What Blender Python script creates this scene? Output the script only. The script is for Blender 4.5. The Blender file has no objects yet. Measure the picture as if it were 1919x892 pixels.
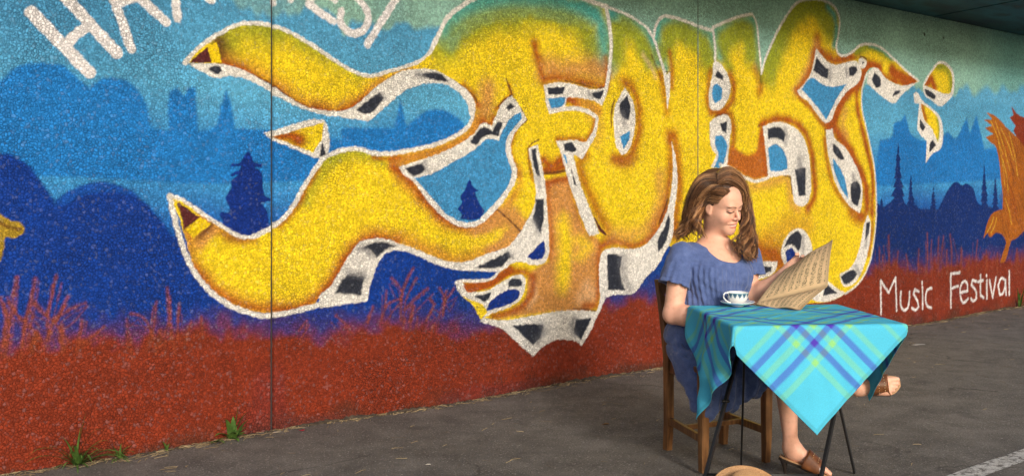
import bpy, bmesh, math, random
import numpy as np
from mathutils import Vector, Matrix

random.seed(7); np.random.seed(7)
scene = bpy.context.scene
COL = scene.collection
rad = math.radians

# ------------------------------------------------------------------ camera, light, exposure
cam_data = bpy.data.cameras.new('camera'); cam = bpy.data.objects.new('camera', cam_data); COL.objects.link(cam)
cam.location = (0, 0, 1.28); cam.rotation_euler = (rad(90), 0, 0)
cam_data.sensor_width = 36; cam_data.lens = 37.52; cam_data.shift_y = -101 / 1919
cam_data.clip_start = .05; cam_data.clip_end = 1500
scene.camera = cam

SUN_AZ = 19.0      # degrees to the right of the line from the subject back to the camera
SUN_EL = 21.0
world = bpy.data.worlds.new('World'); scene.world = world; world.use_nodes = True
wn = world.node_tree.nodes; wl = world.node_tree.links
sky = wn.new('ShaderNodeTexSky'); sky.sky_type = 'NISHITA'; sky.sun_disc = False
sky.sun_elevation = rad(SUN_EL); sky.sun_rotation = rad(180 - SUN_AZ)
sky.air_density = 1.0; sky.dust_density = 4.0; sky.ozone_density = 1.0
wn['Background'].inputs['Strength'].default_value = .10
wl.new(sky.outputs[0], wn['Background'].inputs['Color'])
sd = bpy.data.lights.new('sun', 'SUN'); sun = bpy.data.objects.new('sun', sd); COL.objects.link(sun)
sd.energy = 1.5; sd.angle = rad(10); sd.color = (1, .975, .94)
to_sun = Vector((math.sin(rad(SUN_AZ)) * math.cos(rad(SUN_EL)), -math.cos(rad(SUN_AZ)) * math.cos(rad(SUN_EL)), math.sin(rad(SUN_EL))))
sun.rotation_euler = to_sun.to_track_quat('Z', 'Y').to_euler()
scene.view_settings.view_transform = 'Standard'; scene.view_settings.look = 'None'
scene.view_settings.gamma = 1; scene.view_settings.exposure = 0.5
scene.render.resolution_x = 1024; scene.render.resolution_y = 475

# ------------------------------------------------------------------ helpers
def lin(c):
    c = np.asarray(c, float) / 255.0
    return np.where(c <= .04045, c / 12.92, ((c + .055) / 1.055) ** 2.4)
def tag(o, label=None, cat=None, group=None, kind=None):
    if label: o['label'] = label
    if cat: o['category'] = cat
    if group: o['group'] = group
    if kind: o['kind'] = kind
    return o
def link(name, me, mat=None, parent=None):
    o = bpy.data.objects.new(name, me); COL.objects.link(o)
    if mat is not None: me.materials.append(mat)
    if parent is not None: o.parent = parent; o.matrix_parent_inverse = parent.matrix_basis.inverted()
    return o
def empty(name, loc=(0, 0, 0), parent=None):
    o = bpy.data.objects.new(name, None); o.location = loc; o.empty_display_size = .1; COL.objects.link(o)
    if parent is not None: o.parent = parent; o.matrix_parent_inverse = parent.matrix_basis.inverted()
    return o
def npmesh(name, V, F, smooth=True, colors=None):
    V = np.asarray(V, np.float32); F = np.asarray(F, np.int32)
    me = bpy.data.meshes.new(name); k = F.shape[1]
    me.vertices.add(len(V)); me.vertices.foreach_set('co', V.ravel())
    me.loops.add(F.size); me.loops.foreach_set('vertex_index', F.ravel())
    me.polygons.add(len(F)); me.polygons.foreach_set('loop_start', np.arange(0, F.size, k, dtype=np.int32))
    me.update(calc_edges=True)
    me.polygons.foreach_set('use_smooth', np.full(len(F), smooth)); 
    if colors is not None:
        a = me.color_attributes.new('paint', 'FLOAT_COLOR', 'POINT')
        c = np.ones((len(V), 4), np.float32); c[:, :3] = colors
        a.data.foreach_set('color', c.ravel())
    me.validate(); return me
def bm_mesh(name, bm, smooth=False):
    me = bpy.data.meshes.new(name); bmesh.ops.recalc_face_normals(bm, faces=bm.faces); bm.to_mesh(me); bm.free()
    if smooth: me.polygons.foreach_set('use_smooth', [True] * len(me.polygons))
    return me
def add_box(bm, c, size, M=None, bevel=0.0):
    r = bmesh.ops.create_cube(bm, size=1.0)
    vs = r['verts']
    for v in vs: v.co = Vector((v.co.x * size[0], v.co.y * size[1], v.co.z * size[2]))
    if bevel > 0:
        es = list({e for v in vs for e in v.link_edges})
        g = bmesh.ops.bevel(bm, geom=es, offset=bevel, segments=2, affect='EDGES', profile=.7)
        vs = list({v for f in g['faces'] for v in f.verts} | {v for v in vs if v.is_valid})
    for v in vs:
        if M is not None: v.co = M @ v.co
        v.co += Vector(c)
    return vs
def tube(bm, pts, radii, n=10, cap=True, squash=None):
    """tapered round bar through pts"""
    pts = [Vector(p) for p in pts]; rings = []
    up = Vector((0, 0, 1))
    for i, p in enumerate(pts):
        t = (pts[min(i + 1, len(pts) - 1)] - pts[max(i - 1, 0)]).normalized()
        a = t.cross(up); 
        if a.length < 1e-3: a = t.cross(Vector((1, 0, 0)))
        a.normalize(); b = t.cross(a)
        r = radii[i] if hasattr(radii, '__len__') else radii
        rings.append([bm.verts.new(p + a * r * math.cos(6.2832 * k / n) + b * r * math.sin(6.2832 * k / n)) for k in range(n)])
    for A, B in zip(rings, rings[1:]):
        for k in range(n): bm.faces.new((A[k], A[(k + 1) % n], B[(k + 1) % n], B[k]))
    if cap: bm.faces.new(rings[0][::-1]); bm.faces.new(rings[-1])
def sqbar(bm, pts, sizes, u, v):
    """square-section bar through pts with fixed section axes u, v and (su, sv) sizes per point"""
    rings = []
    for p, (su, sv) in zip(pts, sizes):
        p = Vector(p); rings.append([bm.verts.new(p + u * su * .5 * a + v * sv * .5 * b) for a, b in ((-1, -1), (1, -1), (1, 1), (-1, 1))])
    for A, B in zip(rings, rings[1:]):
        for k in range(4): bm.faces.new((A[k], A[(k + 1) % 4], B[(k + 1) % 4], B[k]))
    bm.faces.new(rings[0][::-1]); bm.faces.new(rings[-1])
def bevel_all(bm, off, seg=2):
    bmesh.ops.recalc_face_normals(bm, faces=bm.faces)
    es = [e for e in bm.edges if len(e.link_faces) == 2 and e.calc_face_angle(0) > .6]
    bmesh.ops.bevel(bm, geom=es, offset=off, segments=seg, affect='EDGES', profile=.7)

class NT:
    """tiny helper for node materials"""
    def __init__(s, name):
        s.m = bpy.data.materials.new(name); s.m.use_nodes = True; s.t = s.m.node_tree
        s.b = s.t.nodes['Principled BSDF']; s.out = s.t.nodes['Material Output']
    def n(s, typ, **kw):
        nd = s.t.nodes.new(typ)
        for k, v in kw.items():
            if k in nd.inputs: nd.inputs[k].default_value = v
            else: setattr(nd, k, v)
        return nd
    def l(s, a, b): s.t.links.new(a, b)
    def obj(s): return s.n('ShaderNodeTexCoord').outputs['Object']
    def noise(s, vec, scale, detail=4, rough=.55):
        nd = s.n('ShaderNodeTexNoise'); nd.inputs['Scale'].default_value = scale; nd.inputs['Detail'].default_value = detail
        nd.inputs['Roughness'].default_value = rough; s.l(vec, nd.inputs['Vector']); return nd.outputs['Fac']
    def ramp(s, fac, stops):
        r = s.n('ShaderNodeValToRGB'); e = r.color_ramp.elements
        for i, (p, c) in enumerate(stops):
            if i >= 2: e.new(p)
            e[i].position = p; e[i].color = (c, c, c, 1) if not hasattr(c, '__len__') else (*c[:3], 1)
        s.l(fac, r.inputs['Fac']); return r.outputs['Color']
    def mix(s, fac, a, b, mode='MIX'):
        nd = s.n('ShaderNodeMix', data_type='RGBA', blend_type=mode)
        for v, i in ((fac, 0), (a, 6), (b, 7)):
            if hasattr(v, 'is_output'): s.l(v, nd.inputs[i])
            elif i == 0: nd.inputs[0].default_value = v
            else: nd.inputs[i].default_value = (*v[:3], 1)
        return nd.outputs[2]
    def math(s, op, a, b=0.0, clamp=False):
        nd = s.n('ShaderNodeMath', operation=op, use_clamp=clamp)
        for v, i in ((a, 0), (b, 1)):
            if hasattr(v, 'is_output'): s.l(v, nd.inputs[i])
            else: nd.inputs[i].default_value = v
        return nd.outputs[0]
    def bump(s, h, strength=.5, dist=.01, prev=None):
        nd = s.n('ShaderNodeBump'); nd.inputs['Strength'].default_value = strength; nd.inputs['Distance'].default_value = dist
        s.l(h, nd.inputs['Height'])
        if prev is not None: s.l(prev, nd.inputs['Normal'])
        s.l(nd.outputs[0], s.b.inputs['Normal']); return nd.outputs[0]
    def base(s, c, rough=.6, spec=.5, metal=0):
        if hasattr(c, 'is_output'): s.l(c, s.b.inputs['Base Color'])
        else: s.b.inputs['Base Color'].default_value = (*c[:3], 1)
        s.b.inputs['Roughness'].default_value = rough; s.b.inputs['Specular IOR Level'].default_value = spec
        s.b.inputs['Metallic'].default_value = metal; return s.m
    def vcol(s):
        nd = s.n('ShaderNodeVertexColor', layer_name='paint'); return nd.outputs['Color']

# ------------------------------------------------------------------ the painted wall
WP0 = np.array((-1.241, 5.54)); WD = np.array((.7563, .6543)); WN = np.array((.6543, -.7563)); WTOP = 2.85; PANEL = 3.445
MURAL = """
P mid 0.0127 0|-1.851,1.312 -1.736,1.599 -1.618,1.717 -1.475,1.68 -1.368,1.698 -1.314,1.736 -1.259,1.792 -1.157,1.823 -1.053,1.814 -0.982,1.758 -0.938,1.723 -0.885,1.764 -0.81,1.776 -0.734,1.748 -0.677,1.675 -0.649,1.549 -0.556,1.539 -0.551,1.728 -0.518,1.751 -0.483,1.711 -0.464,1.754 -0.425,1.751 -0.409,1.544 -0.325,1.56 -0.29,1.668 -0.262,1.755 -0.233,1.671 -0.215,1.563 0.025,1.555 0.412,1.521 0.584,1.487 0.584,1.324 -0.33,1.28 -1.1,1.316
P mid 0.0153 0|0.412,1.585 0.755,1.597 0.777,1.673 0.799,1.75 0.825,1.675 0.843,1.612 0.948,1.684 1.044,1.716 1.162,1.699 1.262,1.63 1.27,1.544 0.836,1.463 0.412,1.454
P mid 0.0204 0|5.853,1.35 5.941,1.671 6.14,1.71 6.176,1.821 6.306,1.86 6.362,1.911 6.409,1.83 6.457,1.744 6.99,1.7 7.155,1.776 7.303,1.719 7.475,1.869 7.54,1.924 7.606,1.78 7.74,1.964 7.808,1.839 7.911,1.628 9.763,1.787 9.763,1.369 5.853,1.257
P skyl 0.0434 0|7.093,1.891 7.303,2.002 7.629,2.044 7.911,2.11 8.567,2.088 9.346,2.183 9.346,2.323 9.013,2.269 8.756,2.322 8.63,2.236 8.444,2.248 8.322,2.296 8.179,2.2 7.968,2.264 7.831,2.213 7.684,2.152 7.54,2.249 7.41,2.179 7.25,2.026
P darkh 0.0126 0|-1.925,0.905 -1.832,1.313 -1.638,1.448 -1.454,1.383 -1.368,1.403 -1.299,1.414 -1.225,1.382 -1.157,1.304 -1.09,1.2 -1.053,1.231 -0.982,1.268 -0.872,1.285 -0.772,1.262 -0.677,1.196 -0.604,1.118 -0.524,1.018 -0.273,0.945 0.15,0.928 0.619,0.908 1.222,0.884 1.222,0.345 -1.925,0.52
P blueb 0.0124 0|-1.09,1.186 -1.041,1.239 -0.958,1.273 -0.86,1.282 -0.76,1.252 -0.703,1.217 -0.798,1.242 -0.885,1.243 -0.982,1.224 -1.041,1.19
P deep 0.0041 0|-0.142,1.454 -0.124,1.419 -0.106,1.389 -0.064,1.382 -0.07,1.365 -0.103,1.365 -0.067,1.343 -0.061,1.28 -0.049,1.228 -0.015,1.205 -0.018,1.192 -0.067,1.184 -0.04,1.15 -0.027,1.073 -0.037,1.018 -0.273,1.009 -0.285,1.101 -0.296,1.122 -0.29,1.141 -0.238,1.137 -0.25,1.175 -0.264,1.208 -0.238,1.256 -0.233,1.293 -0.198,1.326 -0.236,1.318 -0.236,1.334 -0.192,1.353 -0.186,1.367 -0.238,1.366 -0.233,1.38 -0.186,1.391 -0.162,1.424
P deep 0.0038 0|1.307,1.309 1.327,1.274 1.373,1.238 1.344,1.232 1.377,1.174 1.423,1.121 1.393,1.07 1.23,1.067 1.246,1.099 1.214,1.131 1.246,1.169 1.238,1.207 1.27,1.245 1.286,1.277
P darkr 0.0082 0|5.818,0.556 5.853,1.06 5.888,1.125 5.977,1.077 6.067,1.104 6.241,1.16 6.4,1.09 6.543,1.088 6.611,1.058 6.788,1.045 6.959,1.043 7.031,1.103 7.155,1.224 7.303,1.301 7.442,1.27 7.54,1.285 7.673,1.232 7.763,1.105 7.853,1.066 8.038,1.048 8.298,1.011 9.346,1.047 10.052,1.068 10.052,-0.023 5.853,0.273
P darkr 0.0043 0|6.241,1.65 6.264,1.57 6.255,1.552 6.288,1.497 6.267,1.474 6.29,1.41 6.274,1.401 6.316,1.331 6.279,1.324 6.347,1.25 6.305,1.246 6.36,1.168 6.322,1.161 6.385,1.085 6.323,1.078 6.362,1.01 6.317,0.997 6.168,1.005 6.129,1.019 6.167,1.08 6.102,1.092 6.178,1.164 6.112,1.168 6.198,1.249 6.158,1.252 6.209,1.324 6.173,1.331 6.204,1.407 6.187,1.403 6.217,1.479 6.205,1.496 6.228,1.562 6.22,1.563
P darkr 0.0044 0|6.466,1.363 6.483,1.313 6.477,1.314 6.492,1.274 6.482,1.262 6.497,1.236 6.483,1.225 6.509,1.191 6.489,1.183 6.533,1.136 6.509,1.131 6.546,1.101 6.517,1.089 6.543,1.047 6.508,1.043 6.56,1.007 6.514,1.005 6.408,1 6.367,1.011 6.423,1.044 6.391,1.054 6.426,1.087 6.392,1.093 6.431,1.139 6.409,1.134 6.44,1.179 6.421,1.179 6.442,1.226 6.422,1.228 6.45,1.271 6.439,1.271 6.458,1.316 6.449,1.31
P darkr 0.0045 0|6.878,1.255 6.893,1.228 6.885,1.215 6.906,1.19 6.895,1.189 6.916,1.165 6.902,1.154 6.927,1.121 6.909,1.12 6.941,1.101 6.908,1.094 6.942,1.065 6.912,1.06 6.961,1.024 6.929,1.032 6.966,1.004 6.936,0.997 6.816,0.999 6.786,0.996 6.832,1.027 6.804,1.028 6.833,1.063 6.804,1.066 6.849,1.089 6.826,1.092 6.851,1.124 6.837,1.134 6.857,1.154 6.841,1.153 6.862,1.187 6.856,1.194 6.871,1.217 6.866,1.22
P darkr 0.0048 0|7.911,1.473 7.925,1.411 7.921,1.397 7.938,1.355 7.925,1.334 7.952,1.285 7.937,1.274 7.968,1.231 7.943,1.225 7.992,1.164 7.965,1.152 7.981,1.107 7.956,1.103 8.002,1.045 7.975,1.039 8.009,0.977 7.962,0.973 7.85,0.979 7.812,0.989 7.871,1.036 7.835,1.043 7.862,1.098 7.83,1.107 7.863,1.161 7.83,1.16 7.871,1.216 7.845,1.233 7.878,1.284 7.86,1.282 7.89,1.344 7.876,1.353 7.902,1.406 7.895,1.416
P darkr 0.0049 0|8.155,1.351 8.173,1.295 8.163,1.297 8.184,1.26 8.172,1.249 8.201,1.215 8.185,1.208 8.202,1.167 8.188,1.153 8.211,1.109 8.19,1.106 8.219,1.077 8.189,1.064 8.251,1.023 8.206,1.018 8.26,0.971 8.203,0.969 8.085,0.98 8.054,0.987 8.119,1.022 8.088,1.023 8.109,1.07 8.07,1.075 8.121,1.11 8.097,1.11 8.131,1.154 8.1,1.17 8.138,1.199 8.122,1.214 8.132,1.255 8.121,1.253 8.144,1.291 8.138,1.298
P darkr 0.0042 0|5.959,1.153 5.97,1.131 5.965,1.132 5.986,1.118 5.975,1.116 5.998,1.098 5.985,1.1 5.997,1.088 5.982,1.084 6.01,1.061 5.994,1.067 6.01,1.052 5.99,1.051 6.02,1.031 5.991,1.035 6.046,1.023 6.015,1.019 5.919,1.017 5.88,1.025 5.91,1.035 5.885,1.042 5.916,1.049 5.893,1.049 5.928,1.067 5.896,1.067 5.935,1.084 5.922,1.08 5.939,1.101 5.929,1.1 5.947,1.116 5.936,1.114 5.95,1.134 5.944,1.129
G
S grassr 0.0088 0.0082 0.72 0|-1.303,0.525 -1.27,0.771 -1.254,0.865
S grassr 0.0042 0.0059 0.5 0|-1.319,0.497 -1.285,0.76 -1.266,0.808
S grassr 0.0042 0.0059 0.5 0|-1.288,0.503 -1.257,0.747 -1.247,0.849
S grassr 0.0081 0.0083 0.72 0|-1.232,0.563 -1.216,0.673 -1.194,0.742 -1.176,0.858
S grassr 0.0039 0.0059 0.5 0|-1.238,0.511 -1.224,0.622 -1.21,0.718 -1.186,0.81
S grassr 0.0039 0.006 0.5 0|-1.213,0.547 -1.201,0.627 -1.179,0.722 -1.161,0.843
S grassr 0.0075 0.0084 0.72 0|-1.114,0.575 -1.121,0.689 -1.102,0.793 -1.086,0.867
S grassr 0.0036 0.006 0.5 0|-1.09,0.534 -1.105,0.63 -1.083,0.735 -1.063,0.829
S grassr 0.0036 0.006 0.5 0|-1.116,0.543 -1.129,0.664 -1.101,0.781 -1.096,0.825
S grassr 0.0082 0.0085 0.72 0|-1.132,0.577 -1.09,0.674 -1.058,0.713 -1.034,0.767
S grassr 0.004 0.006 0.5 0|-1.141,0.543 -1.102,0.613 -1.071,0.682 -1.048,0.724
S grassr 0.004 0.006 0.5 0|-1.143,0.529 -1.102,0.636 -1.062,0.698 -1.05,0.746
S grassr 0.0068 0.0085 0.72 0|-1.081,0.674 -1.022,0.71 -0.958,0.732
S grassr 0.0033 0.0061 0.5 0|-1.068,0.65 -1.013,0.69 -0.947,0.719
S grassr 0.0033 0.0061 0.5 0|-1.067,0.612 -1.011,0.648 -0.956,0.707
S grassr 0.0073 0.0083 0.72 0|-1.292,0.778 -1.248,0.694 -1.205,0.655 -1.146,0.573
S grassr 0.0036 0.0059 0.5 0|-1.27,0.745 -1.223,0.65 -1.182,0.628 -1.131,0.539
S grassr 0.0035 0.0059 0.5 0|-1.308,0.72 -1.265,0.686 -1.226,0.639 -1.157,0.546
S grassr 0.0082 0.0084 0.72 0|-1.176,0.746 -1.137,0.695 -1.086,0.645 -1.034,0.563
S grassr 0.004 0.006 0.5 0|-1.19,0.686 -1.146,0.675 -1.101,0.634 -1.048,0.518
S grassr 0.004 0.006 0.5 0|-1.196,0.712 -1.155,0.634 -1.106,0.609 -1.045,0.532
S grassr 0.0068 0.0086 0.72 0|-0.987,0.563 -0.97,0.659
S grassr 0.0033 0.0061 0.5 0|-0.966,0.538 -0.95,0.646
S grassr 0.0033 0.0061 0.5 0|-0.994,0.506 -0.968,0.623
S grassr 0.0069 0.0086 0.72 0|-0.987,0.551 -0.914,0.581 -0.872,0.617
S grassr 0.0033 0.0062 0.5 0|-1.01,0.53 -0.939,0.561 -0.888,0.6
S grassr 0.0033 0.0062 0.5 0|-1,0.512 -0.927,0.55 -0.886,0.572
S grassr 0.0055 0.0088 0.72 0|-0.76,0.503 -0.762,0.642
S grassr 0.0027 0.0063 0.5 0|-0.743,0.464 -0.755,0.62
S grassr 0.0027 0.0063 0.5 0|-0.736,0.439 -0.748,0.594
S grassr 0.0063 0.0089 0.72 0|-0.742,0.666 -0.693,0.649 -0.654,0.595 -0.646,0.53
S grassr 0.0031 0.0064 0.5 0|-0.726,0.609 -0.679,0.601 -0.637,0.568 -0.625,0.464
S grassr 0.0031 0.0064 0.5 0|-0.754,0.603 -0.71,0.638 -0.668,0.579 -0.659,0.484
S grassr 0.0064 0.009 0.72 0|-0.646,0.53 -0.628,0.636 -0.622,0.713
S grassr 0.0031 0.0064 0.5 0|-0.672,0.487 -0.647,0.586 -0.637,0.691
S grassr 0.0031 0.0064 0.5 0|-0.663,0.521 -0.645,0.621 -0.641,0.66
S grassr 0.0064 0.0091 0.72 0|-0.548,0.521 -0.559,0.656 -0.567,0.779
S grassr 0.0031 0.0065 0.5 0|-0.529,0.458 -0.545,0.607 -0.551,0.716
S grassr 0.0031 0.0065 0.5 0|-0.535,0.479 -0.553,0.644 -0.552,0.739
S grassr 0.0056 0.0091 0.72 0|-0.516,0.518 -0.51,0.697
S grassr 0.0027 0.0065 0.5 0|-0.496,0.498 -0.495,0.641
S grassr 0.0027 0.0065 0.5 0|-0.523,0.46 -0.504,0.681
S grassr 0.0064 0.009 0.72 0|-0.588,0.538 -0.561,0.6
S grassr 0.0031 0.0065 0.5 0|-0.588,0.483 -0.562,0.576
S grassr 0.0031 0.0065 0.5 0|-0.581,0.521 -0.568,0.555
S grassr 0.0065 0.0092 0.72 0|-0.475,0.501 -0.445,0.608
S grassr 0.0032 0.0066 0.5 0|-0.456,0.463 -0.42,0.551
S grassr 0.0031 0.0065 0.5 0|-0.49,0.481 -0.469,0.552
S grassr 0.0057 0.0092 0.72 0|-0.386,0.532 -0.395,0.625
S grassr 0.0028 0.0066 0.5 0|-0.385,0.511 -0.392,0.604
S grassr 0.0028 0.0066 0.5 0|-0.404,0.503 -0.412,0.563
S grassr 0.0086 0.0081 0.72 0|-1.411,0.553 -1.39,0.713 -1.403,0.852
S grassr 0.0042 0.0058 0.5 0|-1.409,0.528 -1.381,0.678 -1.392,0.818
S grassr 0.0042 0.0058 0.5 0|-1.431,0.503 -1.408,0.666 -1.413,0.812
S grassr 0.0087 0.0082 0.72 0|-1.314,0.566 -1.299,0.682 -1.321,0.777
S grassr 0.0042 0.0059 0.5 0|-1.306,0.54 -1.286,0.647 -1.308,0.751
S grassr 0.0042 0.0059 0.5 0|-1.296,0.523 -1.285,0.664 -1.303,0.748
S grassr 0.0105 0.0085 0.72 0|-1.053,0.54 -1.062,0.638
S grassr 0.0051 0.0061 0.5 0|-1.051,0.526 -1.061,0.585
S grassr 0.0051 0.0061 0.5 0|-1.061,0.511 -1.075,0.611
S grassr 0.0118 0.0083 0.72 0|-1.192,0.554 -1.169,0.623
S grassr 0.0057 0.006 0.5 0|-1.192,0.524 -1.158,0.603
S grassr 0.0057 0.006 0.5 0|-1.188,0.528 -1.169,0.613
S grassr 0.0128 0.009 0.72 0|-0.604,0.508 -0.604,0.573
S grassr 0.0062 0.0065 0.5 0|-0.577,0.45 -0.578,0.506
S grassr 0.0062 0.0064 0.5 0|-0.619,0.471 -0.619,0.511
S grassr 0.0094 0.0107 0.72 0|0.807,0.506 0.818,0.669 0.892,0.796
S grassr 0.0046 0.0076 0.5 0|0.834,0.484 0.838,0.611 0.915,0.741
S grassr 0.0046 0.0076 0.5 0|0.824,0.431 0.838,0.616 0.923,0.735
S grassr 0.0075 0.0106 0.72 0|0.744,0.75 0.792,0.704 0.818,0.657
S grassr 0.0036 0.0076 0.5 0|0.726,0.717 0.782,0.627 0.814,0.619
S grassr 0.0036 0.0076 0.5 0|0.745,0.719 0.783,0.692 0.804,0.61
S grassr 0.0075 0.0105 0.72 0|0.672,0.518 0.719,0.604 0.799,0.628
S grassr 0.0036 0.0075 0.5 0|0.687,0.48 0.741,0.549 0.804,0.611
S grassr 0.0036 0.0075 0.5 0|0.713,0.441 0.752,0.569 0.822,0.597
S grassr 0.0086 0.0107 0.72 0|0.836,0.565 0.911,0.627 0.994,0.673
S grassr 0.0041 0.0077 0.5 0|0.827,0.494 0.898,0.605 0.969,0.642
S grassr 0.0042 0.0077 0.5 0|0.858,0.498 0.945,0.575 1.036,0.64
S grassr 0.0087 0.011 0.72 0|1.103,0.513 1.13,0.649
S grassr 0.0042 0.0078 0.5 0|1.096,0.494 1.121,0.615
S grassr 0.0042 0.0078 0.5 0|1.066,0.435 1.099,0.577
S grassr 0.0068 0.011 0.72 0|1.083,0.668 1.13,0.605 1.19,0.661
S grassr 0.0033 0.0079 0.5 0|1.103,0.609 1.155,0.53 1.21,0.608
S grassr 0.0033 0.0079 0.5 0|1.102,0.616 1.144,0.581 1.212,0.613
S grassr 0.0072 0.0102 0.72 0|0.463,0.494 0.378,0.568
S grassr 0.0035 0.0072 0.5 0|0.43,0.429 0.347,0.534
S grassr 0.0035 0.0073 0.5 0|0.481,0.46 0.387,0.529
S grassr 0.0074 0.0104 0.72 0|0.584,0.513 0.619,0.596
S grassr 0.0036 0.0074 0.5 0|0.562,0.502 0.599,0.576
S grassr 0.0036 0.0074 0.5 0|0.569,0.449 0.592,0.55
S grassr 0.0077 0.0109 0.72 0|0.987,0.491 1.044,0.58 1.01,0.613
S grassr 0.0037 0.0078 0.5 0|0.99,0.466 1.05,0.499 1.013,0.538
S grassr 0.0037 0.0078 0.5 0|1.014,0.419 1.083,0.524 1.031,0.557
S grassr 0.0065 0.0105 0.72 0|0.708,0.68 0.697,0.59
S grassr 0.0032 0.0075 0.5 0|0.731,0.623 0.733,0.536
S grassr 0.0031 0.0075 0.5 0|0.681,0.653 0.675,0.537
S grassr 0.0152 0.0107 0.72 0|0.873,0.501 0.892,0.576
S grassr 0.0073 0.0076 0.5 0|0.869,0.447 0.875,0.509
S grassr 0.0074 0.0077 0.5 0|0.908,0.426 0.922,0.514
S grassr 0.0061 0.0099 0.72 0|0.15,0.505 0.198,0.557
S grassr 0.003 0.0071 0.5 0|0.156,0.432 0.201,0.54
S grassr 0.003 0.0071 0.5 0|0.162,0.458 0.212,0.529
S grassr 0.0088 0.0165 0.72 0|5.941,0.493 5.931,0.606 5.926,0.72
S grassr 0.0043 0.0118 0.5 0|6.009,0.398 5.955,0.485 5.989,0.645
S grassr 0.0042 0.0117 0.5 0|5.88,0.413 5.858,0.589 5.859,0.7
S grassr 0.0118 0.0167 0.72 0|6.094,0.484 6.093,0.649 6.081,0.814
S grassr 0.0057 0.0119 0.5 0|6.092,0.387 6.088,0.599 6.052,0.732
S grassr 0.0057 0.0118 0.5 0|6.014,0.368 6.031,0.543 5.995,0.726
S grassr 0.0093 0.0174 0.72 0|6.758,0.448 6.77,0.632 6.766,0.817
S grassr 0.0045 0.0124 0.5 0|6.728,0.428 6.781,0.509 6.742,0.715
S grassr 0.0045 0.0124 0.5 0|6.749,0.337 6.742,0.545 6.735,0.742
S grassr 0.0078 0.0175 0.72 0|6.858,0.443 6.839,0.599 6.848,0.754
S grassr 0.0038 0.0125 0.5 0|6.844,0.409 6.816,0.57 6.839,0.716
S grassr 0.0037 0.0125 0.5 0|6.767,0.325 6.776,0.484 6.775,0.724
S grassr 0.0094 0.0177 0.72 0|6.98,0.436 6.973,0.606 6.978,0.775
S grassr 0.0046 0.0127 0.5 0|7.05,0.385 7.085,0.568 7.098,0.717
S grassr 0.0045 0.0126 0.5 0|7.002,0.314 6.959,0.492 6.97,0.675
S grassr 0.0079 0.0178 0.72 0|7.062,0.432 7.042,0.608 7.073,0.782
S grassr 0.0038 0.0127 0.5 0|6.985,0.412 6.973,0.554 7.043,0.695
S grassr 0.0038 0.0127 0.5 0|7.067,0.392 7,0.483 7.075,0.685
S grassr 0.0095 0.018 0.72 0|7.218,0.423 7.238,0.607 7.199,0.793
S grassr 0.0046 0.0129 0.5 0|7.308,0.322 7.337,0.57 7.257,0.755
S grassr 0.0046 0.0128 0.5 0|7.217,0.342 7.225,0.503 7.217,0.686
S grassr 0.0145 0.0182 0.72 0|7.442,0.411 7.422,0.531 7.427,0.651
S grassr 0.007 0.0129 0.5 0|7.371,0.329 7.348,0.443 7.363,0.591
S grassr 0.007 0.013 0.5 0|7.512,0.364 7.453,0.397 7.449,0.626
S grassr 0.0082 0.0186 0.72 0|7.751,0.394 7.738,0.556 7.766,0.717
S grassr 0.004 0.0133 0.5 0|7.828,0.31 7.753,0.499 7.828,0.648
S grassr 0.004 0.0132 0.5 0|7.67,0.323 7.655,0.487 7.669,0.696
S grassr 0.0117 0.0188 0.72 0|7.945,0.383 7.958,0.495 7.956,0.608
S grassr 0.0056 0.0134 0.5 0|7.902,0.329 7.945,0.369 7.938,0.473
S grassr 0.0056 0.0134 0.5 0|7.929,0.29 7.971,0.402 7.977,0.583
S grassr 0.0089 0.0168 0.72 0|6.231,0.477 6.229,0.573 6.243,0.669
S grassr 0.0043 0.012 0.5 0|6.146,0.443 6.157,0.512 6.172,0.586
S grassr 0.0043 0.012 0.5 0|6.168,0.39 6.177,0.456 6.212,0.624
S grassr 0.0092 0.0173 0.72 0|6.611,0.456 6.604,0.565 6.612,0.673
S grassr 0.0044 0.0123 0.5 0|6.611,0.343 6.594,0.495 6.598,0.558
S grassr 0.0044 0.0123 0.5 0|6.656,0.418 6.633,0.479 6.603,0.565
S grassr 0.0106 0.017 0.72 0|6.4,0.468 6.414,0.55 6.384,0.634
S grassr 0.0051 0.0122 0.5 0|6.492,0.378 6.492,0.498 6.434,0.561
S grassr 0.0051 0.0122 0.5 0|6.446,0.395 6.464,0.453 6.473,0.515
S grassr 0.0135 0.0191 0.72 0|8.203,0.369 8.193,0.468 8.199,0.566
S grassr 0.0065 0.0135 0.5 0|8.099,0.251 8.111,0.442 8.088,0.539
S grassr 0.0065 0.0136 0.5 0|8.216,0.313 8.201,0.331 8.205,0.519
S grassr 0.0156 0.0196 0.72 0|8.63,0.346 8.651,0.468 8.651,0.591
S grassr 0.0076 0.0141 0.5 0|8.705,0.319 8.748,0.377 8.758,0.553
S grassr 0.0076 0.014 0.5 0|8.674,0.243 8.683,0.376 8.697,0.559
S grassr 0.0117 0.0166 0.72 0|5.995,0.49 5.993,0.566 5.982,0.642
S grassr 0.0057 0.0118 0.5 0|5.945,0.44 5.921,0.522 5.923,0.613
S grassr 0.0057 0.0118 0.5 0|5.995,0.372 5.997,0.467 6.007,0.578
S grassr 0.0142 0.0179 0.72 0|7.145,0.427 7.137,0.535 7.139,0.642
S grassr 0.0069 0.0128 0.5 0|7.195,0.343 7.169,0.442 7.167,0.566
S grassr 0.0069 0.0128 0.5 0|7.176,0.34 7.169,0.491 7.196,0.542
S grassr 0.013 0.0184 0.72 0|7.573,0.404 7.583,0.487 7.593,0.571
S grassr 0.0063 0.0131 0.5 0|7.553,0.349 7.562,0.433 7.572,0.527
S grassr 0.0063 0.0131 0.5 0|7.556,0.341 7.591,0.429 7.614,0.456
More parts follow.
